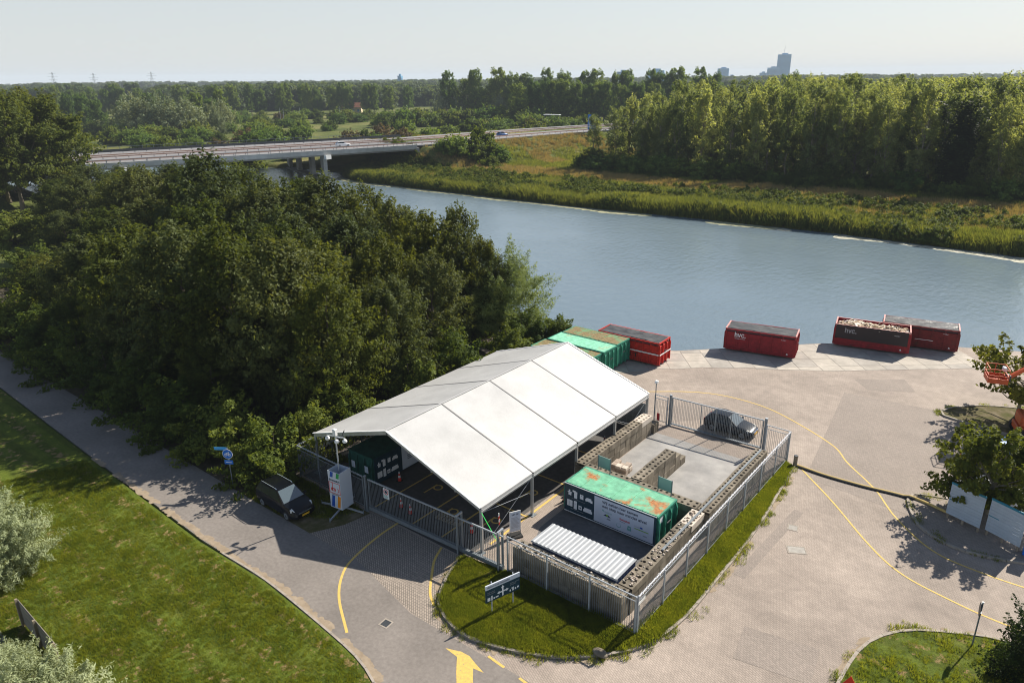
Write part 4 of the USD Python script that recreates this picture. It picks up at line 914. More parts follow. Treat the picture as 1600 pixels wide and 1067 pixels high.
for k in range(5):
    y = k * bay
    for side in (1, -1):
        p, q = np.array([-TW / 2, y, TR]), np.array([-TW / 2 + side * TW / 2, y, TE])
        up = np.array([side * (TR - TE), 0, TW / 2]); up /= np.linalg.norm(up)
        inset = .12 if k == 0 else (-.12 if k == 4 else 0)
        MB().bar(p - up * .16 + [0, inset, 0], q - up * .16 + [0, inset, 0], .12, .24, up).build("rafter", "aluminium", tent)
        if 0 < k < 4: MB().bar(p + up * .012, q + up * .012 + [side * .06, 0, 0], .09, .02, up).build("seam_strip", "tent_seam", tent)
        else: MB().bar(p + up * .01, q + up * .01 + [side * .06, 0, 0], .13, .05, up).build("gable_edge", "white_paint", tent)
    for x in (0, -TW):
        b = MB().box((x - .09, y - .06 + (.12 if k == 0 else -.12 if k == 4 else 0), 0.02), (x + .09, y + .06 + (.12 if k == 0 else -.12 if k == 4 else 0), TE - .12)).build("post", "aluminium", tent)
        MB().box((x - .22, y - .22, .0), (x + .22, y + .22, .03)).build("base_plate", "galvanised", b)
MB().bar((-TW / 2, 0, TR + .03), (-TW / 2, TL, TR + .03), .10, .03).build("ridge_cap", "tent_white", tent)
for x in (.06, -TW - .06):
    for k in range(4):
        MB().bar((x, k * bay + .08, TE - .15), (x, (k + 1) * bay - .08, TE - .15), .025, .26).build("valance", "tent_white", tent)
        MB().bar((x * .9 + (-.0), k * bay + .05, TE - .30), (x * .9, (k + 1) * bay - .05, TE - .30), .09, .10).build("eave_beam", "aluminium", tent)
for f in (.25, .5, .75):
    for side in (1, -1):
        MB().bar((-TW / 2 + side * TW / 2 * f, 0, TR + (TE - TR) * f - .26), (-TW / 2 + side * TW / 2 * f, TL, TR + (TE - TR) * f - .26), .06, .10).build("purlin", "aluminium", tent)
b = MB()
for a, c in (((0, .1, .15), (0, bay - .1, TE - .4)), ((0, .1, TE - .4), (0, bay - .1, 1.7)), ((0, 3 * bay + .1, .15), (0, TL - .1, TE - .4)), ((0, 3 * bay + .1, TE - .4), (0, TL - .1, .15))): b.tube([a, c], .012, 5)
b.build("bracing_wire", "galvanised_pale", tent)
MB().bar((.05, .05, TE - .25), (1.15, .35, .85), .05, .008).build("ratchet_strap", "strap_green", tent)
b = MB(); c = MB()
for k, (z, m) in enumerate(((1.95, c), (1.75, b), (1.55, c), (1.35, b))):
    yy = 1.55 + (1.95 - z) * .1; m.cyl((.12, yy, z), (.12, yy - .03, z - .2), .035, 8)
hm = thing("hanging_marker", "red and white hazard tube hanging in the front tent bay", "marker", (0, 0, 0)); b.build("red_band", "cone_red", hm); c.build("white_band", "white_paint", hm)

# ================================================================ palisade fences and gates
def palisade(name, label, p, q, h=2.15, posts=4, spikes=True, mat_bar="galvanised", pitch=.125, roller=True, mid=True, tone="galvanised_pale", skip=(), rm="galvanised_pale"):
    """steel bar fence: posts, two rails, close bars and a spiked roller along the top"""
    t = thing(name, label, "fence", (p[0], p[1], 0), math.atan2(q[1] - p[1], q[0] - p[0])); L = math.hypot(q[0] - p[0], q[1] - p[1])
    b = MB(); n = int(L / pitch)
    for k in range(n + 1):
        x = L * k / n; b.box((x - .0095, -.008, .10), (x + .0095, .008, h - .02))
    b.build("bars", mat_bar, t, kind="stuff")
    for z in (.22, h - .05): MB().box((0, -.035, z - .022), (L, -.010, z + .022)).build("rail", mat_bar if z < 1 else tone, t)
    for k in range(posts):
        if k in skip: continue
        x = .03 + (L - .06) * k / (posts - 1)
        MB().box((x - .04, -.075, -.1), (x + .04, .0, h + (.27 if roller else .04))).build("post", tone, t)
    if roller:
        r = MB().bar((0, -.04, h + .24), (L, -.04, h + .24), .05, .05); m = int(L / .16)
        for k in range(m):
            x = .05 + (L - .1) * k / max(1, m - 1)
            for a in (0, PI / 2): r.bar((x, -.04 - .08 * math.cos(a + k), h + .24 - .08 * math.sin(a + k)), (x, -.04 + .08 * math.cos(a + k), h + .24 + .08 * math.sin(a + k)), .03, .012, (1, 0, 0))
        r.build("spiked_roller", rm, t)
    return t
palisade("palisade_fence", "grey steel bar fence before the front block wall, above the grass island", (2.35, -.40), (10.42, -.40), 2.15, 4)
f = palisade("palisade_fence", "long grey steel bar fence with bright spiked top along the right block wall", (10.42, -.36), (10.42, 21.5), 2.15, 9, rm="zinc_bright")
MB().box((8.12, -.10, 1.95), (8.8, -.09, 2.12)).move(0, (-8.2, 0, 0)).build("notice_plate", "white_paint", f)
palisade("palisade_fence", "short steel bar fence between the far gate and the right corner post", (8.75, 21.55), (10.38, 21.55), 2.15, 2)
palisade("palisade_fence", "short steel bar fence between the far gate and the tent", (-.2, 21.55), (.95, 21.55), 2.15, 2)
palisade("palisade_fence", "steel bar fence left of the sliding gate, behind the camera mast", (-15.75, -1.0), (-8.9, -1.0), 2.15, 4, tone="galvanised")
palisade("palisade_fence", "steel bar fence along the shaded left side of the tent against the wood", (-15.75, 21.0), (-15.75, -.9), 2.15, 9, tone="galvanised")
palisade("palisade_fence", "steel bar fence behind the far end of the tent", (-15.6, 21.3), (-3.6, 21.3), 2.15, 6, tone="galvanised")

def steel_gate(name, label, p, q, h, beam, post_w=.12, pitch=.125, mids=()):
    t = thing(name, label, "gate", (p[0], p[1], 0), math.atan2(q[1] - p[1], q[0] - p[0])); L = math.hypot(q[0] - p[0], q[1] - p[1]); z0 = .12
    b = MB(); n = int(L / pitch)
    for k in range(n + 1):
        x = L * k / n; b.box((x - .010, -.010, z0 + beam), (x + .010, .010, h - .06))
    b.build("bars", "galvanised", t, kind="stuff")
    MB().box((0, -.09, z0), (L, .09, z0 + beam)).build("bottom_beam", "galvanised", t)
    MB().box((0, -.035, h - .08), (L, .035, h)).build("top_rail", "galvanised_pale", t)
    for x in mids: MB().box((x - .03, -.03, z0 + beam), (x + .03, .03, h - .08)).build("upright", "galvanised", t)
    return t
g = steel_gate("sliding_gate", "long grey steel sliding gate with barred leaf in front of the tent", (-8.5, -.98), (2.12, -.50), 2.35, .26, mids=(.03, 10.6))
s = MB().box((1.38, -.05, 1.50), (1.86, -.03, 2.22)).build("notice_board", "white_paint", g)
MB().shape(sg.Point(1.62, 1.98).buffer(.20).difference(sg.Point(1.62, 1.98).buffer(.15)), (0, -.052, 0), (1, 0, 0), (0, 0, 1)).build("red_ring", "red_letters", s)
MB().shape(sg.Point(1.62, 1.98).buffer(.10), (0, -.052, 0), (1, 0, 0), (0, 0, 1)).build("blue_pictogram", "navy_letters", s)
b = MB()
for k in range(4): b.box((1.44, -.055, 1.55 + k * .055), (1.80 - .08 * (k % 2), -.05, 1.575 + k * .055))
b.build("small_print", "teal_letters", s)
def gate_post(label, x, y, h, w=.13, frame=False):
    t = thing("gate_post", label, "post", (x, y, 0))
    MB().cbox((-w / 2, -w / 2, -.1), (w / 2, w / 2, h), .01).build("shaft", "galvanised", t); MB().box((-w / 2 - .01, -w / 2 - .01, h), (w / 2 + .01, w / 2 + .01, h + .02)).build("cap", "galvanised_pale", t)
    MB().box((-.16, -.16, 0), (.16, .16, .025)).build("foot_plate", "galvanised", t)
gate_post("steel gate post at the left end of the sliding gate", -8.72, -1.02, 2.5)
def portal(label, x, y):
    t = thing("gate_portal", label, "post", (x, y, 0), .045)
    for yy in (-.2, .22): MB().box((-.05, yy - .05, -.1), (.05, yy + .05, 2.55)).build("leg", "galvanised", t)
    MB().box((-.05, -.25, 2.552), (.05, .27, 2.65)).build("bridge", "galvanised_pale", t)
portal("steel guide portal straddling the sliding gate near the tent corner", -1.02, -.66)
portal("steel guide portal at the right end of the sliding gate by the block wall", 1.9, -.50)
steel_gate("swing_gate", "tall steel barred gate at the compound end, before the dark hatchback", (1.2, 21.72), (8.34, 22.1), 2.45, .08, mids=(.04, 2.4, 3.55, 4.75, 7.1))
gate_post("dark steel post at the left side of the far gate", 1.08, 21.7, 2.6, .17); gate_post("dark steel post at the right side of the far gate", 8.48, 22.12, 2.6, .17)
cp = thing("camera_pole", "small white camera on a pole behind the tent's far right corner", "camera", (-.1, 21.4, 0)); MB().cyl((0, 0, 0), (0, 0, 3.4), .04, 8).build("pole", "galvanised", cp); MB().cbox((-.12, -.12, 3.4), (.14, .14, 3.62), .03).build("housing", "white_paint", cp)
# grey sheet door and low wall at the back of the tent
gd = thing("sheet_door", "grey sheet-metal screen behind the tent's far right bay", "screen", (-2.6, 19.6, 0))
for k in range(5): MB().box((k * .52, -.02, .05), (k * .52 + .51, .02, 2.3)).build("sheet", "galvanised", gd)

# ================================================================ walls of stacked concrete blocks
def cap_block(L, W, H, holes=2):
    """concrete block, chamfered, with two rows of round sockets sunk into its top"""
    b = MB(); c = .02; n = int(round(L / .4)); cell = L / n; r, d = .105, .17; m = 8
    b.box((0, 0, 0), (L, W, H - .001))
    rw = W / 2; V, F = [], []
    for i in range(n):
        for j in range(2):
            x0, x1, y0, y1 = i * cell, (i + 1) * cell, j * rw, (j + 1) * rw; cx, cy = (x0 + x1) / 2, (y0 + y1) / 2
            o = len(V); ang = np.arange(m) * 2 * PI / m + PI / m
            for a in ang:
                s = 1 / max(abs(math.cos(a)), abs(math.sin(a))); V.append((cx + (x1 - x0) / 2 * math.cos(a) * s, cy + (y1 - y0) / 2 * math.sin(a) * s, H + d))
            V += [(cx + r * math.cos(a), cy + r * math.sin(a), H + d) for a in ang]; V += [(cx + r * .8 * math.cos(a), cy + r * .8 * math.sin(a), H) for a in ang]
            for k in range(m):
                k2 = (k + 1) % m; F += [(o + k, o + k2, o + m + k2, o + m + k), (o + m + k, o + m + k2, o + 2 * m + k2, o + 2 * m + k)]
            # square corners of the cell
            for qx, qy, ka in ((x1, y1, 0), (x0, y1, 2), (x0, y0, 4), (x1, y0, 6)):
                w = len(V); V.append((qx, qy, H + d)); F.append((o + ka, w, o + (ka + 1) % m, o + ka))
    b.add(V, np.array([(f[0], f[1], f[2], f[3]) for f in F]))
    # skirt of the socketed top layer
    for (x0, y0, x1, y1) in ((0, 0, L, 0), (L, 0, L, W), (L, W, 0, W), (0, W, 0, 0)):
        b.add([(x0, y0, H - .001), (x1, y0, H - .001), (x1, y1, H + d), (x0, y0, H + d)], [(0, 1, 2, 3)])
    return b
_bk = np.random.default_rng(8)
def block_wall(label, p, q, W=.8, top=1.6, caps=None, lower=True, stepped=False, pale=()):
    """lower course of upright blocks, a course of socketed cap blocks on top"""
    t = thing("block_wall", label, "wall", (p[0], p[1], 0), math.atan2(q[1] - p[1], q[0] - p[0])); L = math.hypot(q[0] - p[0], q[1] - p[1])
    n = max(1, round(L / 1.6)); s = L / n; hc = .42; zl = top - hc
    for k in range(n):
        m = "block_pale" if k in pale else ("block_a", "block_b")[_bk.integers(2)]
        c = cap_block(s - .014, W, hc - .17 - .006); ox, oz = k * s + .007, zl + .004; wob = _bk.uniform(-.018, .018)
        c.v = [x + [ox, wob, oz] for x in c.v]; c.build("cap_block", m, t)
    n2 = max(1, round(L / .8)); s2 = L / n2
    for k in range(n2):
        for z0, z1 in ((0, zl / 2), (zl / 2, zl)):
            w = _bk.uniform(-.014, .014)
            MB().cbox((k * s2 + .006, .025 + w, z0 + .003), ((k + 1) * s2 - .006, W - .025 + w, z1 - .003), .018).build("wall_block", ("block_a", "block_b")[_bk.integers(2)], t)
    return t
block_wall("front wall of stacked concrete blocks behind the fence and the grass island", (2.45, -.08), (9.4, -.08))
block_wall("right wall of stacked concrete blocks, its near half beside the low white storage unit", (9.47, .80), (9.47, 9.45), pale=(4,))
block_wall("right wall of stacked concrete blocks, its far half with a steel beam on top", (9.72, 9.6), (9.72, 19.2))
block_wall("left bay wall of stained concrete blocks next to the tent", (.72, 9.9), (.72, 19.4), pale=(5,))
block_wall("middle bay wall of stacked concrete blocks with a stepped end", (4.75, 10.42), (4.75, 15.3))
block_wall("back wall of stacked concrete blocks between the green billboard container and the bays", (.75, 9.62), (8.85, 9.62), top=1.55)
for lab, x, y, h in (("low concrete block ending the middle bay wall, upper step", 3.95, 15.35, 1.1), ("low concrete block at the foot of the middle wall's stepped end", 3.95, 16.2, .55), ("loose concrete block at the far end of the left bay wall", .1, 19.5, .8)):
    t = thing("concrete_block", lab, "block", (x, y, 0)); MB().cbox((0, 0, 0), (.78, .78, h), .02).build("body", "block_b", t)
    MB().prism(sg.Point(.39, .39).buffer(.12), h, h + .012).build("lifting_eye", "dark_metal", t)
sb = thing("steel_beam", "long pale steel beam lying on the right block wall", "beam", (9.2, 4.6, 1.6)); MB().bar((0, 0, .05), (.12, 14.4, .05), .13, .08).build("flange", "galvanised", sb); MB().bar((0, 0, .105), (.12, 14.4, .105), .04, .03).build("web", "galvanised", sb)
# stacked stones in the left bay
rg = np.random.default_rng(15); st = 0
for (x0, y0, nx, ny, nz, lab) in ((1.1, 12.6, 3, 2, 3, "pallet-high stack of paving stones beside the left bay wall"), (2.0, 11.2, 4, 2, 2, "low stack of paving stones behind the left pale green panel"), (3.0, 11.0, 2, 2, 1, "loose heap of pale paving stones beside the middle bay wall"), (1.0, 11.0, 2, 2, 1, "few paving stones in the corner of the left bay")):
    t = thing("paving_stone_stack", lab, "stack", (x0, y0, 0), rg.uniform(-.15, .15))
    for i in range(nx):
        for j in range(ny):
            for k in range(nz - (1 if rg.uniform() < .35 and nz > 1 else 0)):
                a = np.array([i * .42 + rg.uniform(-.03, .03), j * .5 + rg.uniform(-.03, .03), k * .2])
                MB().cbox(a + [.01, .01, .003], a + [.40, .48, .197], .012).build("stone", "brick_stack_red" if rg.uniform() < .12 else ("brick_stack", "block_pale")[rg.integers(2)], t)
for lab, x in (("small pale green panel on the back block wall, left one", 2.15), ("small pale green panel on the back block wall, right one", 6.55)):
    t = thing("panel_sign", lab, "panel", (x, 10.05, 1.5), -.05); MB().box((-.48, -.015, .25), (.48, .015, 1.1)).build("panel", "pale_green_panel", t)
    for s in (-.47, .47): MB().box((s - .03, -.03, .0), (s + .03, .03, 1.12)).build("post", "galvanised", t)
# ================================================================ steel roll-off containers
def rolloff(name, label, loc, rotz, L, W, H, paint, top=None, ribs=7, cat="container", group=None, edge=None, side_band=None, open_top=False, rounded=False):
    """hook-lift container, origin at its near left bottom corner, length along +x"""
    t = thing(name, label, cat, loc, rotz, group); w = .06; z0 = .24
    b = MB()
    if open_top:
        b.box((0, 0, z0), (L, w, H)).box((0, W - w, z0), (L, W, H)).box((0, w, z0), (w, W - w, H)).box((L - w, w, z0), (L, W - w, H)).box((w, w, z0), (L - w, W - w, z0 + .06))
    else: b.cbox((0, 0, z0), (L, W, H - (.30 if top == 'tarp' else .02)), .04)
    body = b.build("body", paint, t)
    for y in (0, W):
        s = -1 if y == 0 else 1
        for k in range(ribs + 1):
            x = .06 + (L - .12) * k / ribs
            MB().box((x - .05, y, z0 + .02), (x + .05, y + s * .07, H - .14)).build("side_rib", paint, t)
        MB().box((0, y - (.03 if s > 0 else 0), H - .13), (L, y + s * .08, H + .02)).build("top_rail", edge or paint, t)
        MB().box((0, y, z0 - .02), (L, y + s * .06, z0 + .12)).build("bottom_rail", paint, t)
    for x, s in ((L, 1), (0, -1)):
        for k in range(4):
            y = .06 + (W - .12) * k / 3; b = MB()
            b.add([(x, y - .05, z0), (x, y + .05, z0), (x, y + .05, H - .05), (x, y - .05, H - .05), (x + s * .14, y - .05, z0), (x + s * .14, y + .05, z0), (x + s * .14, y + .05, H - .42), (x + s * .14, y - .05, H - .42)],
                  [(0, 1, 2, 3), (4, 5, 6, 7), (0, 1, 5, 4), (1, 2, 6, 5), (2, 3, 7, 6), (3, 0, 4, 7)]); b.build("end_rib", paint, t)
        MB().box((x - .05, -.04, H - .10), (x + .05, W + .04, H + .04)).build("end_rail", edge or paint, t)
    h = MB().bar((L + .16, W * .40, H * .60), (L + .16, W * .60, H * .60), .06); h.build("hook_bar", "dark_metal", t)
    for y in (W * .3, W * .7):
        MB().box((.1, y - .07, .06), (L - .1, y + .07, z0)).build("skid", "dark_metal", t)
        for x in (.25, L - .25): MB().cyl((x, y - .1, .10), (x, y + .1, .10), .10, 10).build("roller", "dark_metal", t)
    if top: 
        m, n = 26, 12; V = []; rg = np.random.default_rng(int(abs(loc[0] * 10 + loc[1])))
        for i in range(m + 1):
            for j in range(n + 1):
                x, y = -.02 + (L + .04) * i / m, -.12 + (W + .24) * j / n; e = (j in (0, n))
                z = H + .045 if not e else H - .22
                if not e and top == "tarp": z += -.10 * math.sin(PI * j / n) * (.4 + .6 * meshkit.noise(np.array([x * .8, y, loc[0]]), 3)) + .10 * (meshkit.noise(np.array([x * 1.6, y * 2.2, loc[1]]), 5) - .5)
                yy = y if not e else (-.09 if j == 0 else W + .09); V.append((x, yy, z))
        F = [(i * (n + 1) + j, (i + 1) * (n + 1) + j, (i + 1) * (n + 1) + j + 1, i * (n + 1) + j + 1) for i in range(m) for j in range(n)]
        if top == "tarp": obj("tarpaulin", (np.array(V), np.array(F)), "tarp", t, smooth=50)
        else:
            r = MB()
            r.cbox((.02, .02, H - .06), (L - .02, W - .02, H + .035), .03); lid = r.build("roof", top, t)
            for k in range(1, 6): MB().box((L * k / 6 - .03, .1, H + .035), (L * k / 6 + .03, W - .1, H + .06)).build("roof_seam", top, lid)
    return t
def lettered(t, parts): 
    for nm, mb, m in parts: mb.build(nm, m, t)
X, Z = (1, 0, 0), (0, 0, 1)
# green container with the big board in the compound
def disposal_icons(o, s=1.0, xd=X, zd=Z, rows=((0, .62), (0, 0))):
    """little pictograms of household goods: washing basin, robot-like kettle, drum, armchair; cupboard, fridge, washer, sofa"""
    b = MB()
    def sh(poly): b.shape(poly, o, xd, zd, .012)
    def B(x0, y0, x1, y1): return sg.box(x0 * s, y0 * s, x1 * s, y1 * s)
    y = rows[0][1]
    sh(B(.10, y, .34, y + .18).union(B(.04, y + .2, .38, y + .27)).union(B(.13, y + .27, .24, y + .42)))
    sh(B(.58, y - .12, .84, y + .42).union(B(.46, y + .34, .70, y + .48)))
    sh(B(1.08, y, 1.36, y + .36).difference(B(1.16, y + .24, 1.22, y + .3)))
    sh(B(1.62, y + .02, 2.02, y + .30).union(B(1.54, y, 1.66, y + .2)).union(B(1.96, y - .02, 2.12, y + .18)))
    y = rows[1][1] - .18
    sh(B(0, y, .46, y + .50).difference(B(.215, y + .05, .235, y + .46)))
    sh(B(.58, y - .1, .84, y + .56).difference(B(.58, y + .30, .80, y + .32)))
    sh(B(.98, y, 1.26, y + .32).difference(sg.Point(1.12 * s, (y + .15) * s).buffer(.07 * s)))
    sh(B(1.38, y, 2.12, y + .20).union(B(1.46, y + .2, 2.04, y + .34)))
    return b
gc = rolloff("roll_off_container", "green roll-off container with rusty roof and large information board in the compound", (1.36, 6.72, 0), 0, 6.45, 2.35, 2.05, "green_paint", "green_roof_rusty", 6)
bd = MB().box((.02, -.13, .16), (6.42, -.085, 2.12)).build("board", "navy_board", gc)
o = (0, -.135, 0)
fr = MB(); fr.box((.0, -.15, .13), (6.44, -.128, .17)).box((.0, -.15, 2.09), (6.44, -.128, 2.13)).build("board_edging", "white_paint", bd)
MB().box((2.22, -.142, .24), (6.28, -.131, 1.99)).build("pale_field", "pale_board", bd)
disposal_icons((.22, -.132, .72), .88, rows=((0, .72), (0, 0))).build("pictograms", "white_letters", bd)
b = MB(); b.text("Niet-herbruikbare goederen", .055, (.55, -.132, 1.14), X, Z).text("Herbruikbare grote spullen", .055, (.50, -.132, .38), X, Z); b.build("caption", "grey_letters", bd)
b = MB(); b.text("Wij zetten hier samen", .165, (2.78, -.143, 1.68), X, Z, .006, True, width=2.45).text("een stap naar minder afval", .165, (2.78, -.143, 1.40), X, Z, .006, True, width=3.05); b.build("slogan", "navy_letters", bd)
b = MB(); b.text("Kringloop", .10, (2.86, -.143, 1.10), X, Z).shape(sg.Point(2.85, 1.2).buffer(.05), (0, -.143, 0), X, Z); b.build("partner_name", "teal_letters", bd)
b = MB(); b.text("Rataplan", .125, (4.02, -.143, 1.00), X, Z, .006, True, width=.72); b.build("partner_logo", "red_letters", bd)
b = MB(); b.shape(sg.Polygon([(2.90, .86), (3.05, .98), (3.25, .98), (3.42, .84)]), (0, -.143, 0), X, Z).text("ACA", .09, (3.14, -.143, .66), X, Z, .006, True); b.text("KRINGLOOP", .045, (4.04, -.143, .88), X, Z); b.text("AARDE", .06, (5.62, -.143, .50), X, Z).build("partner_logo", "navy_letters", bd)
b = MB(); b.shape(sg.Point(3.16, .93).buffer(.075), (0, -.146, 0), X, Z).shape(sg.box(5.05, .80, 5.98, .86), (0, -.143, 0), X, Z); b.build("green_mark", "green_letters", bd)
b = MB(); b.shape(sg.Point(3.98, .58).buffer(.16).difference(sg.Point(3.98, .60).buffer(.14)), (0, -.143, 0), X, Z).shape(sg.Polygon([(4.55, .50), (4.85, .50), (4.80, .80), (4.60, .82)]).difference(sg.Point(4.7, .66).buffer(.05)), (0, -.143, 0), X, Z); b.build("partner_emblem", "teal_letters", bd)
MB().shape(sg.box(5.42, .94, 5.58, 1.05), (0, -.143, 0), X, Z).build("flag", "blue_paint", bd); MB().text("Provincie", .07, (5.05, -.143, .95), X, Z).build("partner_name", "grey_letters", bd)
MB().box((6.452, .25, 1.45), (6.462, .65, 1.85)).build("white_plate", "white_paint", gc)
# dark green one under the tent, its board towards the bays
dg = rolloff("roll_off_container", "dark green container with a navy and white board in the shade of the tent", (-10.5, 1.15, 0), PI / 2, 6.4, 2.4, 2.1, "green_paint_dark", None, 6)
bd = MB().box((.02, -.13, .16), (6.38, -.085, 2.12)).build("board", "navy_board", dg)
MB().box((2.5, -.142, .22), (6.3, -.131, 2.02)).build("pale_field", "pale_board", bd)
disposal_icons((.22, -.132, .72), .9, rows=((0, .72), (0, 0))).build("pictograms", "white_letters", bd)
b = MB(); b.text("Spullen", .16, (3.0, -.143, 1.62), X, Z, .006, True)
for k in range(5): b.box((3.0, -.146, 1.42 - k * .14), (5.2 - .3 * (k % 3), -.141, 1.47 - k * .14))
b.build("board_text", "navy_letters", bd)
for y in (.35, 1.7): MB().box((-.165, y, .95), (-.155, y + .36, 1.45)).build("white_plate", "pale_board", dg)
# three green ones and a red one behind the tent
rolloff("roll_off_container", "green container with mossy brown roof, nearest the tent ridge of the three", (-15.0, 24.85, 0), 0, 6.4, 2.3, 2.2, "green_paint", "green_roof_mossy", 7)
rolloff("roll_off_container", "green container with clean pale green roof, middle of the three behind the tent", (-14.75, 27.2, 0), 0, 6.35, 2.3, 2.3, "green_paint", "green_roof_pale", 7)
rolloff("roll_off_container", "green container with brown mossy roof, next to the bright red one", (-14.6, 29.5, 0), 0, 6.2, 2.25, 2.35, "green_paint", "green_roof_mossy", 7)
rs = rolloff("roll_off_container", "bright red container with white band and black tarpaulin, behind the tent", (-11.95, 31.95, 0), .02, 6.6, 2.3, 2.4, "red_bright", "tarp", 8)
b = MB(); b.box((-.03, -.085, 1.18), (6.63, -.072, 1.30)).box((6.735, -.04, 1.18), (6.76, 2.34, 1.30)).build("white_band", "white_paint", rs)
MB().text("R S T", .42, (2.55, -.082, .58), X, Z, .01, True, width=1.9).build("lettering", "black_panel", rs)
# red waste containers on the apron
def hvc(label, loc, rot, paint, top, black=False, open_top=False, word=True, L=6.7):
    t = rolloff("roll_off_container", label, loc, rot, L, 2.4, 2.35, paint, top, 6, edge="pink_edge" if not top else None, open_top=open_top)
    if black: MB().box((.04, -.092, .92), (L - .12, -.072, 2.36)).build("dark_cover", "black_panel", t)
    if word:
        MB().text("hvc", .48, (.85, -.100, 1.60), X, Z, .01, True, width=.95).build("lettering", "grey_letters" if black else "white_letters", t)
        MB().shape(sg.Point(1.90, 1.62).buffer(.055), (0, -.10, 0), X, Z, .01).build("full_stop", "grey_letters" if black else "white_letters", t)
    if word and not black: MB().text("energie uit afval", .09, (.9, -.095, 1.40), X, Z, .008, width=1.0).build("small_print", "white_letters", t)
    MB().shape(sg.Polygon([(L - .75, .45), (L - .55, .45), (L - .65, .62)]), (0, -.085, 0), X, Z, .01).build("warning_mark", "white_letters", t)
    MB().text("H 1047", .10, (L - 1.35, -.085, 1.85), X, Z, .008).build("number", "white_letters", t)
    for k, x in enumerate((0, L)): MB().box((x - .06, -.06, 2.30), (x + .06, 2.46, 2.42)).build("pale_end_edge", "pink_edge", t)
    return t
hvc("dark red container with black tarpaulin and white letters, alone on the slabs", (-2.23, 40.35, 0), .205, "red_paint", "tarp", L=6.6)
op = hvc("open red and black container full of scrap wood on the slabs", (6.1, 48.2, 0), .20, "red_paint", None, True, True)
bk = hvc("maroon container with grey tarpaulin behind the scrap wood container", (9.75, 51.75, 0), .175, "maroon_paint", "tarp", word=False)
b = MB(); b.box((3.0, -.082, 1.02), (4.6, -.074, 1.07)); b.build("white_line", "white_letters", bk)
rg = np.random.default_rng(6); heap = thing("scrap_wood", "heap of broken wood filling the open red container", "scrap wood", (6.1, 48.2, 0), .20)
sets = [MB() for _ in range(4)]
for k in range(420):
    x, y = rg.uniform(.25, 6.45), rg.uniform(.2, 2.2); z = 1.92 + .28 * meshkit.noise(np.array([x, y * 1.3, 0.]), 3) + rg.uniform(0, .15); a = rg.uniform(0, PI); l = rg.uniform(.2, .75); d = np.array([math.cos(a), math.sin(a), rg.normal() * .3]) * l / 2
    d[:2] = np.clip(d[:2], [-(x - .1), -(y - .1)], [6.55 - x, 2.3 - y]); sets[rg.integers(4)].bar(np.array([x, y, z]) - d, np.array([x, y, z]) + d, rg.uniform(.06, .22), .03)
for k, m in enumerate(sets): m.build("wood_piece", f"scrap_{k}", heap, kind="stuff")
MB().box((.1, .1, 1.2), (6.6, 2.3, 1.9)).build("heap_core", "scrap_2", heap)
# low white storage unit with a corrugated roof
wu = thing("storage_unit", "low white storage unit with corrugated roof inside the front wall", "container", (3.12, .86, 0))
WL, WW, WH = 5.4, 1.98, 1.72; b = MB(); n = 110; xs = np.linspace(-.06, WL + .06, n); zz = WH + .05 + .016 * np.sign(np.sin(xs * 2 * PI / .27)) * np.abs(np.sin(xs * 2 * PI / .27)) ** .35
V = np.vstack([np.column_stack([xs, np.full(n, y), zz - dz]) for y, dz in ((-.05, 0), (WW + .05, 0), (-.05, .05), (WW + .05, .05))])
b.add(V, [(i, i + 1, n + i + 1, n + i) for i in range(n - 1)] + [(2 * n + i + 1, 2 * n + i, 3 * n + i, 3 * n + i + 1) for i in range(n - 1)] + [(2 * n + i, 2 * n + i + 1, i + 1, i) for i in range(n - 1)] + [(n + i, n + i + 1, 3 * n + i + 1, 3 * n + i) for i in range(n - 1)])
b.build("corrugated_roof", "corrugated_white", wu)
b = MB()
for k in range(37): b.box((k * .148, -.02, .05), (k * .148 + .08, 0, WH)).box((k * .148, WW, .05), (k * .148 + .08, WW + .02, WH))
for k in range(13): b.box((WL, k * .155, .05), (WL + .02, k * .155 + .08, WH)).box((-.02, k * .155, .05), (0, k * .155 + .08, WH))
b.build("wall_ribs", "corrugated_blue", wu, kind="stuff"); MB().box((0, 0, .02), (WL, WW, WH)).build("walls", "corrugated_blue", wu)
for y in (-.06, WW + .03): MB().box((-.08, y, WH - .06), (WL + .08, y + .03, WH + .02)).build("edge_trim", "corrugated_white", wu)

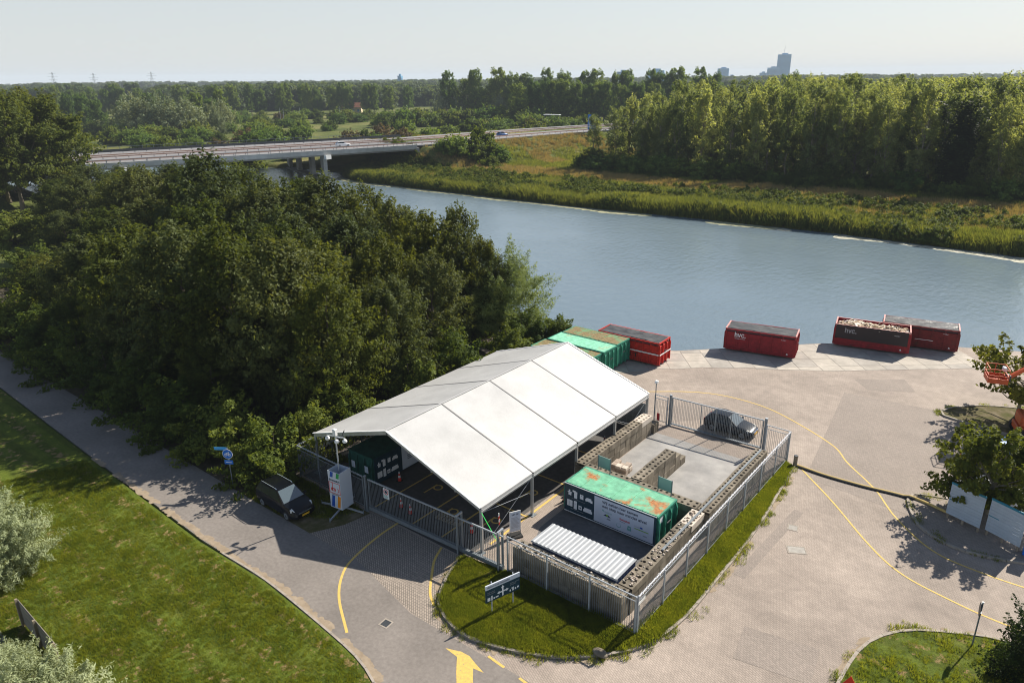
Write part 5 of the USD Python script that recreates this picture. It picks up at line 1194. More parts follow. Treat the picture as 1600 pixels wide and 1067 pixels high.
# ================================================================ vehicles
def car(name, label, loc, rotz, paint, L=4.2, Wd=1.75, Ht=1.5, kind="hatch", plate=True, rails=False, detail=True):
    """car along +x (nose at +x), origin under its middle"""
    t = thing(name, label, "car", loc, rotz)
    hl, hw = L / 2, Wd / 2
    prof = {"hatch": dict(nose=.62, hood=.93, cowl=.30, front=-.02, rear=-.72, tail=-.93, roofz=Ht, rearz=Ht * .97),
            "mpv": dict(nose=.70, hood=1.0, cowl=.42, front=.10, rear=-.80, tail=-.95, roofz=Ht, rearz=Ht * .98),
            "sedan": dict(nose=.62, hood=.92, cowl=.32, front=.02, rear=-.42, tail=-.72, roofz=Ht, rearz=Ht * .98)}[kind]
    belt = Ht * .62
    # stations: x, lower half width, belt z, belt half width
    st = [(-1.0, .80, Ht * .52, .78), (-.96, .93, belt * .98, .90), (-.80, 1.0, belt * 1.03, .965), (-.4, 1.0, belt * 1.02, .98), (0, 1.0, belt, .985), (prof["cowl"], 1.0, belt * .98, .97), (prof["cowl"] + .28, .99, belt * .90, .93), (.84, .95, belt * .80, .86), (.95, .86, belt * .68, .78), (1.0, .70, belt * .55, .66)]
    V, F = [], []; m = 14
    for x, wl, zb, wb in st:
        X0 = x * hl; z0 = .20 + (.08 if abs(x) > .9 else 0); ring = []
        half = [(0, z0), (wl * .90, z0), (wl * 1.0, z0 + .14), (wl * 1.0, z0 + (zb - z0) * .55), (wb * .99, z0 + (zb - z0) * .86), (wb * .955, zb), (wb * .6, zb + .025), (0, zb + .045)]
        ring = [(X0, y * hw, z) for y, z in half] + [(X0, -y * hw, z) for y, z in half[-2:0:-1]]
        V += ring
    m = 14
    for i in range(len(st) - 1):
        for j in range(m): F.append((i * m + j, (i + 1) * m + j, (i + 1) * m + (j + 1) % m, i * m + (j + 1) % m))
    V = np.array(V); tri = []
    for base, rev in ((0, False), ((len(st) - 1) * m, True)):
        for j in range(1, m - 1): tri.append((base, base + j, base + j + 1, base) if not rev else (base, base + j + 1, base + j, base))
    body = MB().add(V, F); body.add(V, [q[:3] + (q[2],) for q in tri] if False else np.array([q[:3] for q in tri]))
    bp = body.build("body", paint, t, smooth=32)
    # greenhouse: four corner lines and a roof
    fx, cx, rx, tx = prof["front"] * hl, (prof["cowl"] + .06) * hl, prof["rear"] * hl, prof["tail"] * hl
    zr, yb, yr = prof["roofz"], .93 * hw, .70 * hw
    lowF, lowR = np.array([cx, yb, belt * .985]), np.array([tx, yb * .97, belt * 1.0]); upF, upR = np.array([fx, yr, zr - .05]), np.array([rx, yr, prof["rearz"] - .06])
    fl = lambda p: p * [1, -1, 1]
    g = MB(); mid = lambda a, b, s: a + (b - a) * s
    roofV = []
    for i in range(7):
        x = rx + (fx - rx) * i / 6; zc = np.interp(x, [rx, (rx + fx) / 2, fx], [prof["rearz"] - .055, zr, zr - .05])
        for yy, dz in ((-yr, 0), (-yr * .8, .035), (0, .055), (yr * .8, .035), (yr, 0)): roofV.append((x, yy, zc + dz - .02))
    g.add(roofV, [(i * 5 + j, (i + 1) * 5 + j, (i + 1) * 5 + j + 1, i * 5 + j + 1) for i in range(6) for j in range(4)])
    g.build("roof", paint, t, smooth=40)
    MB().add([lowR, lowF, upF, upR, fl(lowR), fl(lowF), fl(upF), fl(upR)], [(0, 1, 2, 3), (4, 7, 6, 5), (1, 5, 6, 2), (0, 3, 7, 4)]).build("cabin", paint, t)
    def pane(nm, quad, m, inset=.05, lift=.006):
        q = np.array(quad, float); c = q.mean(0); q = c + (q - c) * (1 - inset * 2); n = np.cross(q[1] - q[0], q[3] - q[0]); n /= np.linalg.norm(n)
        if n @ (c - np.array([0, 0, belt])) < 0: n = -n
        MB().add(np.vstack([q + n * lift, q - n * .02]), [(0, 1, 2, 3), (4, 5, 6, 7)]).build(nm, m, t)
    pane("windscreen", [lowF * [1, .94, 1], fl(lowF * [1, .94, 1]), fl(upF), upF], "windscreen", .03)
    pane("rear_window", [lowR * [1, .9, 1], fl(lowR * [1, .9, 1]), fl(upR), upR], "car_glass", .07)
    for s in (1, -1):
        Y = np.array([1, s, 1]); cuts = (.06, .46, .80, .97) if kind != "sedan" else (.05, .5, .93)
        for a, c in zip(cuts[:-1], cuts[1:]):
            P = [mid(lowF, lowR, a), mid(lowF, lowR, c), mid(upF, upR, c), mid(upF, upR, a)]
            if a == cuts[0]: P[0] = mid(lowF, lowR, a + .04)
            P = [mid(p, q, k) for p, q, k in ((P[0], P[3], .06), (P[1], P[2], .06), (P[2], P[1], .06), (P[3], P[0], .06))]
            pane("side_window", [p * Y for p in P], "car_glass", .015)
        if detail:
            MB().cbox((cx - .28, s * (hw * .97) - .02, belt - .03), (cx - .12, s * (hw * .97 + .19), belt + .10), .03).build("mirror", paint, t)
            hx = .90 * hl; MB().add([(hx - .30, s * hw * .88, belt * .82), (hx + .02, s * hw * .70, belt * .72), (hx + .05, s * hw * .58, belt * .62), (hx - .22, s * hw * .90, belt * .64), (hx - .3, s * hw * .70, belt * .82 + .03)], [(0, 1, 4), (0, 3, 1), (1, 3, 2)]).move(0, (.03, s * .012, .03)).build("headlight", "lamp_glass", t)
            MB().cbox((-hl * 1.004, s * hw * .56, belt * .70), (-hl * .955, s * hw * .80, belt * .98), .02).build("tail_light", "tail_red", t)
            if rails: MB().tube([(rx + .1, s * yr * .93, zr + .01), (rx + .2, s * yr * .93, zr + .055), (fx - .25, s * yr * .93, zr + .055), (fx - .1, s * yr * .93, zr + .01)], .02, 6).build("roof_rail", "chrome", t)
        for x in (.61 * hl, -.61 * hl):
            w = MB(); R = .315; w.tube([(x, s * (hw - .20), R), (x, s * (hw - .17), R), (x, s * (hw - .02), R), (x, s * (hw + .0), R)], [R - .03, R, R, R - .03], 20)
            wl = w.build("wheel", "rubber", t)
            r = MB(); r.cyl((x, s * (hw - .01), R), (x, s * (hw + .008), R), R * .66, 16)
            r.build("rim", "galvanised", wl)
            a = MB()
            for q in range(5):
                an = q * 2 * PI / 5; a.bar((x, s * (hw + .012), R), (x + math.cos(an) * R * .60, s * (hw + .012), R + math.sin(an) * R * .60), .055, .02, (0, 1, 0))
            a.build("spokes", "chrome", wl)
    if detail and plate:
        MB().box((hl * .995, -.26, .36), (hl + .02, .26, .48)).build("number_plate", "plate_yellow", t); MB().box((-hl - .02, -.26, .60), (-hl * .985, .26, .72)).build("number_plate", "plate_yellow", t)
        MB().box((hl * .965, -.45, .55), (hl + .005, .45, .62)).build("grille", "chrome", t)
    return t
car("parked_car", "black parked car with roof rails and yellow plate on the shaded verge", (-13.15, -4.05, .01), -.02, "car_black", 4.35, 1.78, 1.62, "mpv", rails=True)
car("parked_car", "dark blue-grey hatchback parked behind the far steel gate", (5.35, 23.65, 0), 0, "car_grey", 3.95, 1.72, 1.46, "hatch")
car("parked_car", "blue car under the leafy yard tree, farther from the board panels", (22.6, 31.4, 0), .25, "car_blue", 4.2, 1.76, 1.48, "hatch")
car("parked_car", "dark grey car in the shade of the leafy yard tree", (22.4, 28.2, 0), .25, "car_grey", 4.3, 1.76, 1.48, "hatch")
car("parked_car", "white car right behind the white-blue board panels", (22.9, 24.4, 0), .2, "car_white", 4.5, 1.82, 1.5, "hatch")
car("parked_car", "silver car between the boom lift and the leafy yard tree", (25.4, 33.6, 0), .3, "car_silver", 4.3, 1.78, 1.5, "hatch")

# ================================================================ boom lift
bl = thing("boom_lift", "orange boom lift with raised basket beside the forked yard tree", "boom lift", (23.9, 36.6, 0), .3)
MB().cbox((-1.3, -.9, .42), (1.5, .9, .95), .06).build("chassis", "boom_orange", bl); MB().cbox((-1.2, -.85, .98), (.9, .85, 1.85), .12).build("turret", "boom_orange", bl)
for x in (-1.0, 1.1):
    for s in (-1, 1): MB().cyl((x, s * .75, .42), (x, s * 1.05, .42), .42, 18).build("wheel", "rubber", bl)
MB().bar((-.6, 0, 1.8), (-1.0, .0, 5.3), .30, .34).build("lower_boom", "boom_grey", bl)
MB().bar((-1.0, 0, 4.4), (-1.05, 0, 5.6), .36, .40).build("elbow", "boom_orange", bl); MB().bar((-1.05, 0, 5.75), (-2.55, -.55, 4.75), .22, .26).build("jib", "boom_orange", bl)
MB().cyl((-1.05, -.25, 5.65), (-1.05, .25, 5.65), .16, 12).build("pivot", "dark_metal", bl)
MB().bar((-.8, .25, 2.6), (-1.1, .25, 4.6), .10).build("ram", "chrome", bl)
bk = MB().box((-4.05, -1.45, 4.45), (-2.75, -.05, 4.52)).build("basket", "boom_orange", bl)
MB().box((-4.05, -1.45, 4.52), (-2.75, -1.41, 4.82)).box((-4.05, -.09, 4.52), (-2.75, -.05, 4.82)).box((-4.05, -1.41, 4.52), (-4.01, -.09, 4.82)).box((-2.79, -1.41, 4.52), (-2.75, -.09, 4.82)).build("kick_plate", "boom_orange", bk)
b = MB()
for x in (-4.03, -3.4, -2.77):
    for y in (-1.43, -.07): b.bar((x, y, 4.5), (x, y, 5.55), .045)
for z in (5.05, 5.55):
    b.bar((-4.03, -1.43, z), (-2.77, -1.43, z), .045).bar((-4.03, -.07, z), (-2.77, -.07, z), .045).bar((-4.03, -1.43, z), (-4.03, -.07, z), .045).bar((-2.77, -1.43, z), (-2.77, -.07, z), .045)
b.build("guard_rail", "boom_orange", bk); MB().cbox((-3.05, -.75, 5.2), (-2.8, -.3, 5.5), .03).build("control_box", "pale_board", bk); MB().cbox((-2.78, -1.0, 4.55), (-2.5, -.4, 5.0), .03).build("mount", "dark_metal", bk)

# ================================================================ camera mast, signs, boards, cones
mt = thing("camera_mast", "white camera tower with coloured stripes beside the black car", "camera tower", (-10.05, -1.95, 0), .12)
MW, MH = .50, 2.98
for nm, a, c in (("front_panel", (-MW, -MW, .35), (MW, -MW + .03, MH)), ("left_panel", (-MW, -MW + .032, .35), (-MW + .03, MW, MH)), ("right_panel", (MW - .03, -MW + .032, .35), (MW, MW, MH)), ("back_panel", (-MW + .032, MW - .03, .35), (MW - .032, MW, MH - .05))): MB().box(a, c).build(nm, "pale_board", mt)
for (o, xd) in (((0, -MW - .002, 0), (1, 0, 0)), ((-MW - .002, 0, 0), (0, -1, 0))):
    def S(nm, poly, m): MB().shape(poly, o, xd, Z, .006).build(nm, m, mt)
    para = lambda x, z, w, h, k: sg.Polygon([(x, z), (x + w, z), (x + w + k, z + h), (x + k, z + h)])
    S("blue_stripe", para(-.34, 2.58, .24, .38, .08), "blue_paint"); S("green_stripe", para(.18, 2.58, .24, .38, .08), "stripe_green"); S("blue_stripe", para(-.40, .42, .24, .85, .12), "blue_paint"); S("orange_stripe", para(.10, .45, .24, .85, .12), "orange_paint")
    S("red_frame", sg.box(-.48, 1.42, .46, 2.22).difference(sg.box(-.44, 1.46, .42, 2.18)), "red_letters")
    S("camera_pictogram", sg.Point(-.12, 1.70).buffer(.20).intersection(sg.box(-.4, 1.6, .2, 1.82)).difference(sg.Point(-.1, 1.70).buffer(.07)).union(sg.box(-.20, 1.8, -.15, 2.18)).union(sg.Point(.22, 1.70).buffer(.14).difference(sg.Point(.22, 1.70).buffer(.10)).intersection(sg.box(.22, 1.5, .5, 1.9))), "red_letters")
    MB().text("Bouwwatch", .15, np.array(o) + np.array(xd) * -.44 + [0, 0, 2.30], xd, Z, .006, True, width=.90).build("lettering", "navy_letters", mt); MB().text("videobewaking", .06, np.array(o) + np.array(xd) * -.30 + [0, 0, 1.33], xd, Z, .006, width=.62).build("small_print", "navy_letters", mt)
MB().cyl((0, 0, .1), (0, 0, 5.55), .045, 10).build("mast_pole", "galvanised_pale", mt)
for dx, dy in ((-1.6, -.25), (1.55, .25), (.35, -1.5), (-.3, 1.4)): b = MB().bar((0, 0, .22), (dx, dy, .12), .09).build("outrigger", "galvanised_pale", mt); MB().cyl((dx, dy, .0), (dx, dy, .30), .03, 8).build("jack", "galvanised", mt)
MB().bar((-.75, 0, 5.15), (.55, .25, 5.15), .06).build("crossbar", "galvanised_pale", mt); MB().cbox((-.14, -.12, 5.3), (.10, .12, 5.75), .03).build("detector", "white_paint", mt); MB().bar((.35, .2, 5.25), (.55, .25, 5.7), .10, .03).build("spotlight", "dark_metal", mt)
for x, y in ((-.72, 0), (.12, -.05), (.52, .24)):
    s = trimesh.creation.icosphere(2, .15); MB().add(s.vertices * [1, 1, .95] + [x, y, 4.94], s.faces).build("dome_camera", "white_paint", mt)
# direction board on the grass island
sd = np.array([.43, 1.31]); sd /= np.hypot(*sd)
ib = thing("direction_sign", "dark teal direction board with white arrows on the grass island", "sign", (4.07, -2.98, 0), math.atan2(sd[1], sd[0]))
# local +x along the board, readable side is -y
MB().box((-1.02, -.03, .95), (1.06, .03, 1.72)).build("panel", "navy_board", ib); MB().box((-1.02, -.034, 1.722), (1.06, .032, 1.98)).build("header", "pale_board", ib)
MB().text("Welkom bij het milieustation", .10, (-.92, -.036, 1.80), X, Z, .004, width=1.35).build("header_text", "navy_letters", ib)
b = MB(); ac = (0, -.032, 0)
b.shape(sg.box(-.045, 1.02, .045, 1.55).union(sg.box(-.22, 1.24, .24, 1.32)).union(sg.Polygon([(-.1, 1.50), (.1, 1.50), (0, 1.66)])).union(sg.Polygon([(-.20, 1.18), (-.20, 1.38), (-.34, 1.28)])).union(sg.Polygon([(.22, 1.18), (.22, 1.38), (.36, 1.28)])), ac, X, Z); b.build("arrows", "white_letters", ib)
b = MB(); bx_ = lambda x0, z0, x1, z1: b.shape(sg.box(x0, z0, x1, z1), ac, X, Z)
bx_(-.92, 1.02, -.76, 1.22); bx_(-.70, 1.0, -.62, 1.28); bx_(-.56, 1.04, -.48, 1.14); bx_(-.44, 1.06, -.26, 1.14); bx_(.42, 1.05, .5, 1.16); bx_(.58, 1.05, .68, 1.26); bx_(.54, 1.18, .6, 1.26); bx_(.74, 1.06, .82, 1.18); bx_(.88, 1.1, 1.0, 1.2); b.build("pictograms", "white_letters", ib)
b = MB(); b.text("Grof huisvuil", .055, (-.92, -.032, 1.50), X, Z, .004).text("Grote spullen", .055, (-.92, -.032, 1.40), X, Z, .004).text("Kleding, boeken", .055, (.44, -.032, 1.52), X, Z, .004).text("Speelgoed", .055, (.44, -.032, 1.42), X, Z, .004); b.build("small_print", "grey_letters", ib)
for x in (-.62, .68): MB().cyl((x, .06, -.1), (x, .06, 2.06), .035, 8).build("post", "galvanised_pale", ib)
# cycle path sign
bs = thing("cycle_sign", "round blue cycle path sign on a pole in front of the dark trees", "sign", (-18.2, -4.75, 0), .55)
MB().cyl((0, 0, -.1), (0, 0, 3.0), .035, 8).build("pole", "galvanised", bs); MB().cyl((0, -.045, 2.55), (0, -.07, 2.55), .36, 28).build("rim", "white_paint", bs); MB().cyl((0, -.05, 2.55), (0, -.078, 2.55), .33, 28).build("disc", "sign_blue", bs)
cyc = sg.Point(-.13, 2.50).buffer(.10).difference(sg.Point(-.13, 2.50).buffer(.07)).union(sg.Point(.13, 2.50).buffer(.10).difference(sg.Point(.13, 2.50).buffer(.07))).union(sg.LineString([(-.13, 2.5), (-.05, 2.64), (.09, 2.64), (.13, 2.5), (.0, 2.5), (-.05, 2.64)]).buffer(.018)).union(sg.LineString([(.09, 2.64), (.07, 2.7), (.13, 2.71)]).buffer(.016))
MB().shape(cyc, (0, -.08, 0), X, Z, .004).build("bicycle_pictogram", "white_letters", bs)
MB().box((-.30, -.06, 1.78), (.30, -.045, 2.08)).build("lower_plate", "sign_blue", bs); MB().shape(sg.box(-.2, 1.90, .2, 1.95), (0, -.063, 0), X, Z).build("arrow", "white_letters", bs)
MB().box((-.95, .02, 2.78), (-.03, .04, 2.98)).build("name_plate", "sign_light_blue", bs)
# A-board near the tent
ab = thing("notice_stand", "white notice board on a dark base beside the tent post", "sign", (.55, 2.55, 0), 1.05)
MB().box((-.36, -.02, .35), (.36, .02, 1.75)).build("panel", "white_paint", ab); MB().box((-.32, -.026, .40), (.32, -.021, 1.70)).build("poster", "pale_board", ab); MB().text("LET OP", .09, (-.22, -.031, 1.5), X, Z, .004, True).build("heading", "navy_letters", ab)
b = MB()
for k in range(9): b.box((-.26, -.030, .62 + k * .085), (.26 - .06 * (k % 3), -.026, .65 + k * .085))
b.build("small_print", "grey_letters", ab)
for x in (-.34, .34): MB().bar((x, 0, .05), (x, 0, .4), .04).build("leg", "galvanised", ab)
MB().cbox((-.42, -.32, 0), (.42, .32, .10), .03).build("base", "rubber", ab)
# board panels at the right
for lab, x, y, r in (("white-blue slatted board panel at the right, left one of the two", 20.6, 20.35, -.35), ("white-blue slatted board panel at the right edge, right one of the two", 22.75, 19.75, -.44)):
    t = thing("board_panel", lab, "panel", (x, y, 0), r)
    for k in range(10): MB().cbox((0, -.015 + .004 * (k % 2), .42 + k * .205), (2.0, .02, .42 + k * .205 + .198), .008).build("plank", "plank_blue_grey", t)
    MB().box((-.01, -.03, 2.475), (2.01, .03, 2.60)).build("top_rail", "plank_teal", t); MB().box((.05, -.026, 1.42), (.62, -.014, 1.47)).build("teal_strip", "plank_teal", t)
    for xx in (.1, 1.0, 1.9): MB().box((xx - .05, .024, -.1), (xx + .05, .12, 2.47)).build("post", "old_wood", t)
bn = thing("blue_bin", "bright blue box at the right edge beside the board panels", "box", (24.75, 18.75, .08)); MB().cbox((0, 0, 0), (.6, .6, 1.6), .03).build("box", "sign_blue", bn); MB().box((-.03, -.03, 1.6), (.63, .63, 1.66)).build("lid", "blue_paint", bn)
# bollard and cable protector across the paving
bo = thing("bollard", "dark wooden bollard at the far corner of the palisade fence", "bollard", (11.1, 21.25, 0)); MB().cyl((0, 0, -.1), (0, 0, .78), .14, 10).build("post", "old_wood", bo); MB().cyl((0, 0, .78), (0, 0, .82), .15, 10).build("cap", "dark_metal", bo)
ho = thing("cable_ramp", "black and yellow hose lying across the paving from the bollard to the boards", "hose", (0, 0, 0))
pts = [(11.2, 21.35), (13.2, 21.15), (15.6, 21.25), (18.4, 21.55), (20.7, 20.9)]; P = spline(pts, 8); Pz = np.where((P[:, 0] > 18.2), .15, .05)
MB().tube(np.column_stack([P, Pz]), .085, 8).build("yellow_hose", "hose_yellow", ho); MB().tube(np.column_stack([P[:-7] + [-.02, -.16], Pz[:-7]]), .07, 8).build("black_hose", "rubber", ho)
# traffic signs on the bottom right island
ts = thing("traffic_sign", "round traffic sign seen from behind on the corner island", "sign", (23.58, 8.94, .05), 1.72)
MB().cyl((0, 0, -.1), (0, 0, 2.55), .035, 8).build("pole", "galvanised", ts); s = MB().cyl((0, .04, 2.15), (0, .065, 2.15), .34, 24).build("plate", "dark_metal", ts)
MB().box((-.3, .0, 2.10), (.3, .038, 2.14)).build("clamp", "galvanised", ts); MB().cyl((0, 0, 2.55), (0, 0, 2.60), .05, 8).build("cap", "white_paint", ts)
tr = thing("warning_sign", "red-edged warning triangle cut by the bottom edge of the photo", "sign", (19.9, .62, .0), .25)
MB().cyl((0, .05, -.1), (0, .05, 2.25), .035, 8).build("pole", "galvanised", tr); T = lambda k: sg.Polygon([(-.42 * k, 2.02 - .30 * k), (.42 * k, 2.02 - .30 * k), (0, 2.02 + .43 * k)])
MB().shape(T(1.0).buffer(.02), (0, 0, 0), X, Z, .02).build("red_rim", "cone_red", tr); MB().shape(T(.68), (0, -.004, 0), X, Z, .003).build("white_field", "white_paint", tr); MB().shape(sg.box(-.07, 1.85, .07, 2.12).union(sg.Point(0, 2.15).buffer(.06)), (0, -.008, 0), X, Z, .003).build("pictogram", "navy_letters", tr)
# traffic cones
for lab, x, y in (("traffic cone at the end of the dark green container", -9.7, 2.7), ("traffic cone behind the gate under its stop sign, left of a pair", -7.2, .5), ("traffic cone behind the gate, right of a pair", -6.2, .35), ("traffic cone seen behind the gate's right portal", -1.75, 1.2), ("traffic cone at the left end of the green billboard container", .75, 7.6), ("traffic cone deep under the tent near the left block wall", -1.3, 15.8)):
    t = thing("traffic_cone", lab, "cone", (x, y, 0), .2); MB().cbox((-.19, -.19, 0), (.19, .19, .05), .02).build("base", "rubber", t)
    z = [.05, .30, .46, .60, .74]; R = lambda q: .135 - .105 * (q / .74)
    for k in range(4): MB().cyl((0, 0, z[k]), (0, 0, z[k + 1]), R(z[k]), 14, R(z[k + 1])).build("red_band" if k % 2 == 0 else "white_band", "cone_red" if k % 2 == 0 else "white_paint", t)
# pallets under the tent, red post by the far gate
pl = thing("wooden_slats", "row of short wooden slats on the floor under the tent's front edge", "pallet", (-4.6, .9, 0), .1)
for k in range(7): MB().cbox((k * .27, 0, .04), (k * .27 + .16, .9, .12), .01).build("slat", "old_wood", pl)
for y in (.05, .75): MB().box((0, y, 0), (1.8, y + .1, .04)).build("bearer", "old_wood", pl)
rp = thing("red_post", "dark red plate on a post by the left end of the far gate", "post", (.62, 20.6, 0)); MB().cyl((0, 0, 0), (0, 0, 1.25), .03, 8).build("post", "galvanised", rp); MB().cbox((-.11, -.03, .72), (.11, .03, 1.32), .01).build("plate", "red_paint", rp)
# manholes
for lab, x, y, r, L, W in (("rectangular pale manhole cover in the right-hand paving", 14.4, 11.5, .5, .95, .6), ("small square drain grate in the asphalt left of the arrow", -.05, -7.35, .1, .42, .42), ("small round patch of pale mortar by the manhole cover", 13.5, 13.6, .2, .5, .5)):
    t = thing("manhole_cover", lab, "manhole", (x, y, .004), r); MB().prism(sg.box(-L / 2 - .07, -W / 2 - .07, L / 2 + .07, W / 2 + .07).difference(sg.box(-L / 2, -W / 2, L / 2, W / 2)), 0, .012).build("frame", "kerb", t); MB().box((-L / 2 + .01, -W / 2 + .01, 0), (L / 2 - .01, W / 2 - .01, .009)).build("lid", "concrete" if L > .45 else "dark_metal", t)
# weathered boundary boards between the silver willows
bb = thing("boundary_boards", "weathered grey timber boards between the two silver willows", "fence", (-14.6, -18.75, 0), -.02)
for k in range(8): MB().cbox((0, -.02 + .004 * (k % 2), .12 + k * .185), (4.9, .02, .12 + k * .185 + .178), .008).build("board", "board_wood", bb)
for x in (.05, 2.45, 4.85): MB().box((x - .06, -.14, -.1), (x + .06, -.022, 1.68)).build("post", "old_wood", bb)
tag(MB().flat(sg.Polygon([(-19, -21.2), (-8, -21.2), (-8, -19.7), (-19, -19.7)]), .062).build("garden_path", "concrete"), kind="structure")
rk = thing("boulder", "dark boulder on the kerb at the front of the grass island", "rock", (9.7, -2.55, .06)); s = trimesh.creation.icosphere(2, .3); v = s.vertices * [1.3, .9, .6] * (1 + .25 * (meshkit.noise(s.vertices * 4, 2) - .5))[:, None]; MB().add(v + [0, 0, .1], s.faces).build("stone", "block_a", rk)

# broken bits lying on the block walls
g = np.random.default_rng(71); sets = [MB(), MB(), MB()]
for k in range(230):
    x, y = (g.uniform(8.72, 9.42), g.uniform(1, 9.3)) if k % 3 else (g.uniform(2.6, 8.6), g.uniform(-.02, .66))
    r = g.uniform(.02, .075); sets[g.integers(3)].cbox((x - r, y - r * .8, 1.60), (x + r, y + r * .8, 1.60 + r * .9), r * .25)
rb = thing("rubble", "broken stones and grit lying on the near block walls", "rubble", (0, 0, 0))
for m, k in zip(sets, ("block_pale", "brick_stack", "block_a")): m.build("stone", k, rb, kind="stuff")
# ================================================================ motorway, bridge, far things
def along(d, side):
    """point on the motorway at distance d along its centre line, moved sideways (+ = towards the yard)"""
RS = ROAD_S; seg = np.hypot(*np.diff(RS, axis=0).T); cum = np.concatenate([[0], np.cumsum(seg)])
tang = np.gradient(RS, axis=0); tang /= np.linalg.norm(tang, axis=1, keepdims=True); nor = np.column_stack([tang[:, 1], -tang[:, 0]])   # to the right of travel: towards the yard
def ribbon(off0, off1, z, ylo=-1e9, yhi=1e9, thick=None):
    k = (RS[:, 1] >= ylo) & (RS[:, 1] <= yhi); a, c = RS[k] + nor[k] * off0, RS[k] + nor[k] * off1; n = len(a); b = MB()
    top = np.vstack([np.column_stack([a, np.full(n, z)]), np.column_stack([c, np.full(n, z)])]); q = [(i, i + 1, n + i + 1, n + i)[::-1] if off1 > off0 else (i, i + 1, n + i + 1, n + i) for i in range(n - 1)]
    if thick is None: return b.add(top, q)
    low = top - [0, 0, thick]; b.add(np.vstack([top, low]), q + [tuple(x + 2 * n for x in f[::-1]) for f in q] + [(i, i + 1, 2 * n + i + 1, 2 * n + i) for i in range(n - 1)] + [(n + i + 1, n + i, 3 * n + i, 3 * n + i + 1) for i in range(n - 1)] + [(0, 2 * n, 3 * n, n), (n - 1, 2 * n - 1, 4 * n - 1, 3 * n - 1)])
    return b
# denser centre line
t_ = np.linspace(0, cum[-1], 320); RS = np.column_stack([np.interp(t_, cum, ROAD_S[:, 0]), np.interp(t_, cum, ROAD_S[:, 1])])
tang = np.gradient(RS, axis=0); tang /= np.linalg.norm(tang, axis=1, keepdims=True); nor = np.column_stack([tang[:, 1], -tang[:, 0]])
road = tag(ribbon(-15.6, 15.6, ROAD_Z, thick=.4).build("motorway", "highway"), kind="structure")
for o in (-14.2, -7.0, 7.0, 14.2):
    k = MB(); r = ribbon(o - .1, o + .1, ROAD_Z + .012); tag(r.build("lane_line", "white_paint"), {-14.2: "white edge line on the far side of the motorway", -7.0: "white lane line on the far carriageway", 7.0: "white lane line on the near carriageway", 14.2: "white edge line on the near side of the motorway"}[o], "road marking")
tag(ribbon(-2.4, 2.4, ROAD_Z + .010, 140).build("median_grass", "meadow"), "strip of grass between the two motorway carriageways", "grass", kind="stuff")
def rail(name, label, off, z0, h, material, ylo=-260, yhi=760, post=True):
    t = thing(name, label, "guard rail", (0, 0, 0))
    ribbon(off - .08, off + .08, ROAD_Z + z0 + h, ylo, yhi, h).build("rail", material, t)
    if post:
        b = MB()
        for p, n in zip(RS[::1], nor[::1]):
            if ylo < p[1] < yhi: q = p + n * off; b.box((q[0] - .06, q[1] - .06, ROAD_Z - .1), (q[0] + .06, q[1] + .06, ROAD_Z + z0))
        b.build("posts", "galvanised", t, kind="stuff")
rail("guard_rail", "orange-tinted guard rail along the near edge of the motorway", 13.9, .45, .32, "rail_orange")
rail("guard_rail", "orange-tinted guard rail along the middle of the motorway, near side", 2.6, .45, .30, "rail_orange")
rail("guard_rail", "guard rail along the middle of the motorway, far side", -2.6, .45, .30, "rail_orange")
rail("guard_rail", "dark guard rail along the far edge of the motorway", -14.8, .35, .75, "dark_metal", -260, 150)
# bridge
br = thing("motorway_bridge", "concrete motorway bridge on pale piers over the river", "bridge", (0, 0, 0))
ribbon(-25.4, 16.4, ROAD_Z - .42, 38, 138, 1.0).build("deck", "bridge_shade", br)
ribbon(-25.2, -15.62, ROAD_Z - .01, 38, 138, .4).build("service_lane", "highway", br)
for a, c in ((16.2, 16.85), (-25.85, -25.25)): ribbon(a, c, ROAD_Z + .25, 38, 138, 1.25).build("edge_beam", "bridge_concrete", br)
for s in (1, -1.545):
    b = ribbon(s * 16.5 - .05, s * 16.5 + .05, ROAD_Z + 1.05, 38, 138, .08)
    for p, n in zip(RS, nor):
        if 38 < p[1] < 138: q = p + n * s * 16.5; b.box((q[0] - .04, q[1] - .04, ROAD_Z), (q[0] + .04, q[1] + .04, ROAD_Z + 1.05))
    b.build("hand_rail", "galvanised", br)
for y in (111.5, 62):
    i = int(np.argmin(np.abs(RS[:, 1] - y))); c = RS[i]; n = nor[i]; tg = tang[i]
    for o in (13.6, 2.2, -11.5, -22.0):
        p = c + n * o; e1, e2 = p - n * 1.35, p + n * 1.35
        b = MB().bar((*e1, (ROAD_Z - 1.4 + -2.5) / 2), (*e2, (ROAD_Z - 1.4 - 2.5) / 2), 1.1, ROAD_Z - 1.42 + 2.5); b.build("pier", "bridge_concrete", br)
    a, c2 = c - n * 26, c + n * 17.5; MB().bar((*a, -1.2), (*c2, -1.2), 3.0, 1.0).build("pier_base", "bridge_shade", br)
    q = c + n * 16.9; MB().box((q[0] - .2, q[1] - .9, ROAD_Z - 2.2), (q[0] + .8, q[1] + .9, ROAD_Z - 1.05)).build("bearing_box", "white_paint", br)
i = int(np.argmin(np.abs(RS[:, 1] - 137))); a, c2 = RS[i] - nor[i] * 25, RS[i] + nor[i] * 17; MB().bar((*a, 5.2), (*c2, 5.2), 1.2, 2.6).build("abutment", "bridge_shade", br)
def on_road(y, off): i = int(np.argmin(np.abs(RS[:, 1] - y))); p = RS[i] + nor[i] * off; return (p[0], p[1], ROAD_Z + .01), math.atan2(tang[i][1], tang[i][0])
